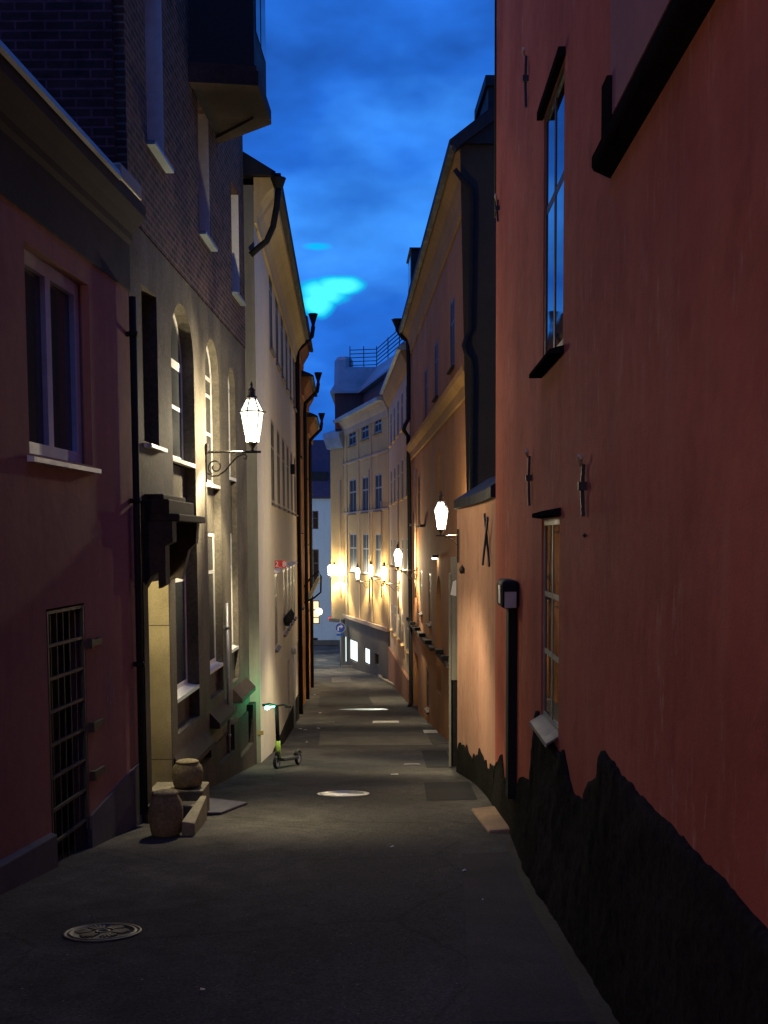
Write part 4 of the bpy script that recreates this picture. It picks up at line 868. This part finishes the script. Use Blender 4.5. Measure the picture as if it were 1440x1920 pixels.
# meter box with cable duct (at the join of red house and annex)
mbx = thing('meter_box', 'black and grey meter box on a tall black cable duct against the red wall', 'box', ap(951, 1500, .1))
wj = w8
a, zt_ = wj.hit(952, 1086, .08); zb_ = wj.hit(952, 1138, .08)[1]
f = MB(); wj.box(f, a-.3, a+.22, .003, .17, zb_, zt_); f.build('housing', 'black', mbx, .04)
f = MB(); wj.box(f, a+.222, a+.232, .04, .16, zb_+.02, (zt_+zb_)/2+.02); f.build('cover_plate', 'graymetal', mbx)
f = MB(); wj.box(f, a-.306, a-.301, .03, .14, zb_+.01, zb_+.16); wj.box(f, a-.25, a-.1, .17, .178, zb_+.05, zt_-.05); f.build('glass_front', 'graymetal', mbx)
zd = wj.hit(952, 1482, .05)[1]
f = MB(); wj.box(f, a-.12, a+.1, .003, .085, zd, zb_); f.build('cable_duct', 'black', mbx)
# conduit foot block
g_ = gpt(925, 1570); f = MB(); f.hexa([(1.0, 10.4, gz(10.4)-.2), (1.33, 10.3, gz(10.4)-.2), (1.33, 12.3, gz(12.4)-.2), (1.0, 12.3, gz(12.4)-.2), (1.03, 10.45, gz(10.4)+.02), (1.3, 10.4, gz(10.4)+.05), (1.3, 12.2, gz(12.2)+.05), (1.0, 12.2, gz(12.2)+.02)])
tag(f.build('stone_block', stone('sandy_stone', (.26, .17, .11), (.17, .11, .07), 30, .3), None, .02), 'low sandy stone block on the ground under the meter box duct', 'block')
# rough black plinth of the red house
def ptop(y):
    k = [(-9, -1.1), (3, -1.2), (5.4, -1.2), (5.8, -1.16), (5.93, -1.36), (6.2, -1.44), (6.35, -1.6), (6.75, -1.66), (6.95, -1.6), (7.2, -1.45), (7.21, wl[2]-.09), (8.45, wl[2]-.09), (8.46, wl[2]+.02), (8.62, wl[2]+.0), (8.63, -2.15), (9.2, -2.1), (9.7, -2.2), (10.2, -2.45), (10.5, -2.3), (11.2, -2.6), (11.5, -2.35), (12.42, -2.7)]
    for (a, za), (b__, zb) in zip(k, k[1:]):
        if a <= y <= b__: return za+(zb-za)*(y-a)/(b__-a)
    return -1.2
from mathutils import noise as mn
f = MB(); Y0, Y1, NY, NZ = 2.2, 12.4, 300, 34; idx = {}
for j in range(NY+1):
    y = Y0+(Y1-Y0)*j/NY; zt_ = ptop(y)+.03*mn.fractal(Vector((y*3.4, 3.1, 0)), 1, 2, 3)+.008*mn.noise(Vector((y*31, 1, 5)))
    zb_ = gz(y)-.1; s_ = (y+8)/w8.d.y
    for i in range(NZ+1):
        t_ = i/NZ; z = zb_+(zt_-zb_)*t_
        nz_ = mn.fractal(Vector((y*2.2, z*4.5, 0)), .9, 2.1, 6)*.012+mn.fractal(Vector((y*7, z*14, 4)), .8, 2.1, 4)*.007
        off = .03+(1-t_)*.12+max(-.025-.0, nz_)*(1 if i < NZ else .3)
        if y > 8.4: off *= max(.25, 1-(y-8.4)*.35)
        if i == NZ: off = max(.022, off*.6)
        idx[(j, i)] = len(f.v); f.v.append(tuple(w8.P(s_, off, z)))
    idx[(j, NZ+1)] = len(f.v); f.v.append(tuple(w8.P(s_, -.02, zt_+.01)))
for j in range(NY):
    for i in range(NZ+1): f.f.append((idx[(j, i)], idx[(j+1, i)], idx[(j+1, i+1)], idx[(j, i+1)])); f.sm.append(True)
f.build('plinth', 'rock', h8)
f = MB(); w8.box(f, 0, 10.25, 0, .13, -3, -1.2); f.build('plinth', 'rock', h8)
# far edge strip: black pipe running up the end of the red house
f = MB(); f.tube([w8.P(w8.L+.03, -.02, 9), w8.P(w8.L+.03, -.02, atY(938, 405, 12.4).z)], .04, 8); f.build('downpipe', 'black', h8)
# ------------------------------------------------------------------ wall lanterns
def lantern_proto():
    r = thing('wall_lantern', '', 'lantern', (0, 0, 0), 'wall lanterns lighting the alley'); A = .66
    f = MB(); f.tube([(0, 0, 0), (A+.12, 0, 0)], .017, 8); f.bar((.0, 0, -.42), (.0, 0, .1), .035, .02); f.box(0, .03, -.05, .05, -.02, .12)
    sc = []
    for k in range(26):
        a = k/25*math.pi*2.6; rr = .035+.075*k/25; sc.append((.13+rr*math.cos(a+2.4), 0, -.21+rr*math.sin(a+2.4)))
    sc2 = [(.02, 0, -.3), (.08, 0, -.34), (.17, 0, -.33), (.27, 0, -.26), (.36, 0, -.15), (.44, 0, -.07), (.53, 0, -.03), (.58, 0, -.06), (.57, 0, -.10), (.535, 0, -.09)]
    f.tube(sc, .011, 8); f.tube(sc2, .012, 8); f.build('bracket', 'iron', r)
    n = 6; f = MB(); zb, zm_, zt_ = .13, .56, .74; rb, rm, rt = .085, .165, .075
    def v_(rr, z, k): a = 2*math.pi*k/n+.26; return (A+rr*math.cos(a), rr*math.sin(a), z)
    for k in range(n):
        f.bar(v_(rb, zb, k), v_(rm, zm_, k), .018); f.bar(v_(rm, zm_, k), v_(rt, zt_, k), .018)
        for rr, z, t_ in ((rb, zb, .016), (rm+.003, zm_, .022), (rt, zt_, .014)): f.bar(v_(rr, z, k), v_(rr, z, k+1), t_)
        a = v_(rm, zm_, k); b_ = v_(rm+.035, zm_+.005, k); f.bar(a, b_, .016)
    f.lathe([(.015, 0), (.03, .01), (.018, .04), (.05, .09), (.085, .125), (.08, .135), (0, .135)], (A, 0, 0), 12)
    f.lathe([(.085, .745), (.09, .76), (.05, .79), (.045, .85), (.06, .86), (.03, .89), (.012, .91), (.02, .94), (.008, .98), (0, .985)], (A, 0, 0), 12)
    f.build('frame', 'iron', r)
    f = MB()
    for k in range(n):
        f.face([v_(rb-.002, zb, k), v_(rb-.002, zb, k+1), v_(rm-.002, zm_, k+1), v_(rm-.002, zm_, k)]); f.face([v_(rm-.002, zm_, k), v_(rm-.002, zm_, k+1), v_(rt-.002, zt_, k+1), v_(rt-.002, zt_, k)])
    f.build('glass', 'lampglass', r)
    f = MB(); f.lathe([(.02, .34), (.022, .38), (.045, .44), (.05, .48), (.03, .53), (0, .54)], (A, 0, 0), 12); f.build('bulb', 'bulb', r).visible_shadow = True
    ld = bpy.data.lights.new('lantern_light', 'POINT'); ld.energy = LAMP_W; ld.color = LAMP_C; ld.shadow_soft_size = .055
    lo = bpy.data.objects.new('lantern_light', ld); COL.objects.link(lo); lo.parent = r; lo.location = (A, 0, .27)
    ld = bpy.data.lights.new('lantern_downlight', 'SPOT'); ld.energy = LAMP_W*4.2; ld.color = LAMP_C; ld.shadow_soft_size = .04; ld.spot_size = R(112); ld.spot_blend = .35
    lo = bpy.data.objects.new('lantern_downlight', ld); COL.objects.link(lo); lo.parent = r; lo.location = (A, 0, .27)
    return r
proto = lantern_proto(); first = [True]
def copy_tree(o, parent=None):
    c = o.copy(); COL.objects.link(c); c.parent = parent
    for ch in o.children: copy_tree(ch, c)
    return c
KIDS = list(proto.children)
def place(w, px, py, label, side, dY=None, sc=1., en=None):
    r = proto if first[0] else None
    if r is None:
        r = proto.copy(); COL.objects.link(r)
        for ch in KIDS:
            c = ch.copy(); COL.objects.link(c); c.parent = r
            if ch.type == 'LIGHT' and en: c.data = ch.data.copy(); c.data.energy = ch.data.energy*en/700
    first[0] = False
    a, z = w.hit(px, py)
    if dY is not None: a = dY; 
    r.location = w.P(a, .01, z); r.rotation_euler = (0, 0, math.atan2(w.n.y, w.n.x)); r['label'] = label; r.scale = (sc,)*3
    return r
place(w2, 385, 848, 'largest lit wall lantern, nearest the camera, on the grey stone front', 1)
place(w7, 884, 1004, 'lit wall lantern just past the rounded annex, nearest on the right side', -1, en=560, sc=.9)
place(w7, 783, 1069, 'lit wall lantern at the far end of the brown house beside its downpipe', -1, en=620)
place(w6, 750, 1094, 'lit wall lantern on the drab yellow house, left of the brown house lantern', -1, en=640)
place(w5, 720, 1086, 'upper lit lantern near the start of the corner house', -1, en=560)
place(w5, 694, 1090, 'lit lantern midway along the yellow corner house front', -1, en=520)
place(w5, 648, 1082, 'farthest lit lantern at the tip of the yellow corner house', -1, en=620)
place(wp, 636, 1082, 'lit lantern on the corner pier above the blue arrow sign', -1, en=620)
# warm globe lamp on the left row
a, z = w4.hit(584, 1150); gl = thing('globe_lamp', 'small warm round lamp on the orange row at the street end', 'lamp', w4.P(a, 0, z))
pz = w4.P(a, .35, z+.08); f = MB(); f.lathe([(0, -.16)]+[(.16*math.sin(k*math.pi/8), -.16*math.cos(k*math.pi/8)) for k in range(1, 8)]+[(0, .16)], pz, 16); f.build('globe', emit('warm_globe', (1, .75, .42), 9), gl)
f = MB(); f.tube([w4.P(a, 0, z-.2), w4.P(a, .35, z-.2), w4.P(a, .35, z-.09)], .02, 8); f.build('arm', 'iron', gl)
ld = bpy.data.lights.new('globe_light', 'POINT'); ld.energy = 60; ld.color = (1, .55, .22); ld.shadow_soft_size = .15; lo = bpy.data.objects.new('globe_light', ld); COL.objects.link(lo); lo.parent = gl; lo.location = pz-gl.location+Vector((.22, -.15, 0))
# ------------------------------------------------------------------ road sign
q = gpt(650, 1249); rs = thing('road_sign', 'round blue sign with white right-turn arrow at the street corner', 'road sign', (q.x, 62., gz(62)))
cs_ = atY(638, 1177, 61.9); f = MB(); f.tube([(cs_.x+.0, 62, gz(62)), (cs_.x+.0, 62, cs_.z+.5)], .035, 8); f.build('pole', 'graymetal', rs)
f = MB(); n = 32; R_ = .30
for nm, rr, yy_, m_ in (('rim', R_, 0., 'signwhite'), ('disc', R_*.93, -.012, 'bluesign')):
    f = MB(); P0 = [(cs_.x+rr*math.cos(2*math.pi*k/n), cs_.y+yy_, cs_.z+rr*math.sin(2*math.pi*k/n)) for k in range(n)]; P1 = [(x_, y_+.015, z_) for x_, y_, z_ in P0]
    f.face(P0); f.face(P1[::-1])
    for k in range(n): f.face([P0[k], P0[(k+1) % n], P1[(k+1) % n], P1[k]])
    dsc = f.build(nm, m_, rs)
ar_ = [(-.17, -.18), (-.09, -.18), (-.09, -.02), (-.05, .03), (.03, .03), (.03, -.05), (.19, .075), (.03, .2), (.03, .12), (-.07, .12), (-.17, .03)]
ar_ = [(x_*.95, z_) for x_, z_ in ar_]
f = MB(); P2 = [(cs_.x+x_, cs_.y-.018, cs_.z+z_) for x_, z_ in ar_]
for tri in tessellate_polygon([[Vector((x_, z_, 0)) for x_, z_ in ar_]]): f.face([P2[k] for k in tri])
f.build('arrow', 'signwhite', rs)
f = MB(); f.box(cs_.x-.22, cs_.x+.22, cs_.y-.01, cs_.y+.01, cs_.z-.47, cs_.z-.35); f.build('sub_plate', 'bluesign', rs)
cq = atY(622, 1160, 65.0); f = MB(); f.box(cq.x-.2, cq.x+.25, 64.95, 65.0, cq.z-.09, cq.z+.09); tag(f.build('street_plate', 'redsign'), 'small red plate under the corner ledge of the yellow house', 'sign')
# ------------------------------------------------------------------ scooter
g = gpt(538, 1440)
sc = thing('electric_scooter', 'lime green and black electric scooter with glowing green light by the beige house', 'scooter', g)
fw_ = gpt(519, 1442); bw_ = gpt(556, 1437); bw_ = Vector((bw_.x, bw_.y+.35, gz(bw_.y+.35))); 
dv = (bw_-fw_).normalized(); sv_ = dv.cross(Vector((0, 0, 1))).normalized()
def wheel(c, r=.115):
    f = MB(); P = []
    for k in range(25): a = 2*math.pi*k/24; P.append(c+dv*math.cos(a)*r*.78+Vector((0, 0, 1))*math.sin(a)*r*.78)
    f.tube(P, r*.25, 8, cap=False); t_ = f.build('tyre', 'rubber', sc); f = MB(); f.tube([c-sv_*.02, c+sv_*.02], r*.62, 16); f.build('wheel_hub', 'graymetal', t_)
c1, c2 = fw_+Vector((0, 0, .115)), bw_+Vector((0, 0, .115)); wheel(c1); wheel(c2)
f = MB(); f.bar(c1+dv*.16+Vector((0, 0, .03)), c2-dv*.13+Vector((0, 0, .03)), .15, .045); f.build('deck', 'rubber', sc, .01)
f = MB(); f.bar(c1+dv*.16+Vector((0, 0, .058)), c2-dv*.14+Vector((0, 0, .058)), .13, .008); f.build('deck_grip', 'rubber', sc)
f = MB(); f.tube([c2-dv*.14+Vector((0, 0, .08)), c2+Vector((0, 0, .15)), c2+dv*.13+Vector((0, 0, .1))], [.03, .035, .02], 8); f.build('mudguard', 'rubber', sc)
top_ = Vector((c1.x-.0, c1.y+.1, c1.z))+Vector((0, 0, .95)); low = c1+dv*.08+Vector((0, 0, .07))
f = MB(); f.tube([c1, c1+dv*.02+Vector((0, 0, .15)), low+Vector((0, 0, .1))], .035, 8); f.build('fork', 'black', sc)
mid = low+(top_-low)*.33
f = MB(); f.tube([low, mid], .042, 10); f.build('lower_stem', 'green', sc)
f = MB(); f.tube([mid, top_], .034, 10); stm = f.build('upper_stem', 'black', sc)
text('scooter'[:0] or ' ', .01, 'signwhite', stm, mid, (1, 0, 0), (0, 0, 1)) if False else None
hb = (sv_*.9+dv*.2).normalized()*.24
hb = Vector((.25, -.1, 0)); f = MB(); f.tube([top_-hb, top_-hb*.5+Vector((0, 0, .03)), top_+Vector((0, 0, .0)), top_+hb*.5+Vector((0, 0, .03)), top_+hb], .016, 8); f.tube([top_-hb, top_-hb*.6], .022, 8); f.tube([top_+hb*.6, top_+hb], .022, 8); f.build('handlebar', 'rubber', sc)
lc = atY(501, 1327, top_.y-.02); f = MB(); f.lathe([(0, -.04), (.04, -.02), (.04, .02), (0, .04)], lc, 12); f.tube([lc, lc.lerp(top_, .8)], .01, 6); f.build('indicator_light', 'greenled', sc)
ld = bpy.data.lights.new('indicator_glow', 'POINT'); ld.energy = 9; ld.color = (.03, 1, .4); ld.shadow_soft_size = .03; lo = bpy.data.objects.new('indicator_glow', ld); COL.objects.link(lo); lo.parent = sc; lo.location = lc-sc.location+Vector((-.1, .95, .02))
# ------------------------------------------------------------------ manhole covers, drains
def slope(y): return (gz(y+.3)-gz(y-.3))/.6
def cover(px0, px1, py, label, ornate=True, m='copper', shape='round', ln=None):
    a, b_ = gpt(px0, py), gpt(px1, py); c = (a+b_)/2; r = (b_-a).length/2; k = slope(c.y)
    o = thing('manhole_cover' if shape == 'round' else 'drain_grate', label, 'manhole cover' if shape == 'round' else 'drain', c)
    X = Matrix.Translation(c+Vector((0, 0, .002))) @ Matrix.Rotation(math.atan(k), 4, 'X')
    if shape == 'round':
        f = MB(); f.lathe([(r, 0), (r, .006), (r*.93, .008), (r*.92, .004), (r*.86, .004), (r*.85, .009), (r*.8, .009), (r*.79, .004), (0, .004)], (0, 0, 0), 48); f.build('frame', m, o, xf=X)
        if ornate:
            f = MB()
            for j in range(6):
                t_ = 2*math.pi*j/6
                for q_ in range(5):
                    aa = t_+(q_-2)*.17; rr0, rr1 = r*.28, r*(.72-.05*abs(q_-2)); f.bar((rr0*math.cos(aa), rr0*math.sin(aa), .008), (rr1*math.cos(aa), rr1*math.sin(aa), .008), r*.06, .008)
            f.lathe([(r*.2, .004), (r*.2, .012), (r*.12, .012), (r*.12, .006), (0, .006)], (0, 0, 0), 24); f.build('relief', m, o, xf=X)
    else:
        L_ = ln; f = MB(); f.box(-r, r, -L_/2, L_/2, 0, .006); f.build('frame', m, o, xf=X)
        f = MB(); nb = 12
        for j in range(nb): x_ = -r*.88+2*r*.88*(j+.5)/nb; f.box(x_-r*.045, x_+r*.045, -L_*.42, L_*.42, .0062, .014)
        f.build('bars', m, o, xf=X)
    return o
M['castiron'] = simple('worn_cast_iron', (.055, .05, .042), .5, .3, .3, 20)
M['graydrain'] = simple('pale_worn_drain_iron', (.2, .19, .16), .6, 0, .2, 20)
M['polished'] = simple('worn_shiny_steel', (.27, .27, .26), .35, .3, .15, 15)
cover(120, 264, 1750, 'ornate cast iron manhole cover in the dark foreground asphalt', True, 'castiron')
cover(594, 693, 1489, 'pale shining manhole cover in the middle of the alley', False, 'polished')
cover(699, 748, 1354, 'pale barred drain grate below the light streak on the ground', m='graydrain', shape='r', ln=.8)
cover(758, 788, 1434, 'small barred drain right of the middle manhole cover', m='copper', shape='r', ln=.32)
g = gpt(808, 1372); k = slope(g.y); X = Matrix.Translation(g+Vector((0, 0, .003))) @ Matrix.Rotation(math.atan(k), 4, 'X'); f = MB(); f.box(-.2, .17, -.5, .45, 0, .008); f.box(-.04, .04, -.06, .06, .008, .014); tag(f.build('access_hatch', 'polished', None, xf=X), 'pale square hatch in the ground by the brown house wall', 'hatch')
# loose scraps on the ground
rs_ = random.Random(3)
for i, (px, py, sz) in enumerate(((1030, 1688, .035), (590, 1303, .08), (600, 1337, .07), (597, 1366, .08), (563, 1367, .09), (572, 1369, .05), (740, 1453, .06), (623, 1354, .06), (870, 1635, .02), (735, 1590, .02), (380, 1860, .012), (905, 1690, .012), (1018, 1612, .02), (575, 1392, .05))):
    g = gpt(px, py); a_ = rs_.uniform(0, 3); f = MB(); u_ = Vector((math.cos(a_), math.sin(a_), 0))*sz; v_ = Vector((-math.sin(a_), math.cos(a_), 0))*sz*.45; u_.z = slope(g.y)*u_.y; v_.z = slope(g.y)*v_.y
    n_ = Vector((0, 0, .008)); f.hexa([g-u_-v_+n_, g+u_-v_+n_, g+u_+v_+n_, g-u_+v_*.6+n_, g-u_-v_+n_*1.5, g+u_-v_+n_*1.6, g+u_*.8+v_+n_*2.5, g-u_+v_*.6+n_*1.5])
    tag(f.build('litter_scrap', 'paper'), 'tiny pale scrap of litter on the asphalt', 'litter', 'scraps of litter on the asphalt')
# unseen lamp added behind the left row to light white house and crossing
le = place(w4, 600, 1100, 'added unseen cool fill lantern on a post round the far corner of the left row', 1, dY=w4.L-.6, en=700); le.location = Vector((-7.6, 65.5, -3.2)); le.rotation_euler = (0, 0, R(60)); le.name = 'added_street_lamp'
for ch in le.children:
    if ch.type == 'LIGHT': ch.data.energy = 2600; ch.data.color = (.88, 1.0, .93)
f = MB(); f.tube([(-7.6, 65.5, -7.9), (-7.6, 65.5, -3.0)], .06, 10); f.build('post', 'iron', le)
for w_, h_, px_, y0_, y1_ in ((w7, h7, 781, 880, 1120), (w6, h6, 748, 940, 1150), (w5, h5, 716, 940, 1120), (w5, h5, 693, 880, 1130), (wp, h5, 639, 900, 1120)):
    a, z = w_.hit(px_, 1000); pipe(h_, w_, a, w_.hit(px_, y1_)[1], w_.hit(px_, y0_)[1], .03, .035, 'cream_dull', 'conduit', clamps=False)

# assumed unseen lantern, added on the pink house to light the red wall
assumed_lantern = place(w1, 30, 900, 'assumed unseen wall lantern on the pink house behind the viewpoint', 1, dY=3.4, en=700); assumed_lantern.location = w1.P(3.6, .01, .35)
for ch in assumed_lantern.children:
    if ch.type == 'LIGHT': ch.data.energy = 1000 if ch.data.type == 'POINT' else 100; ch.data.color = (1, .60, .38)
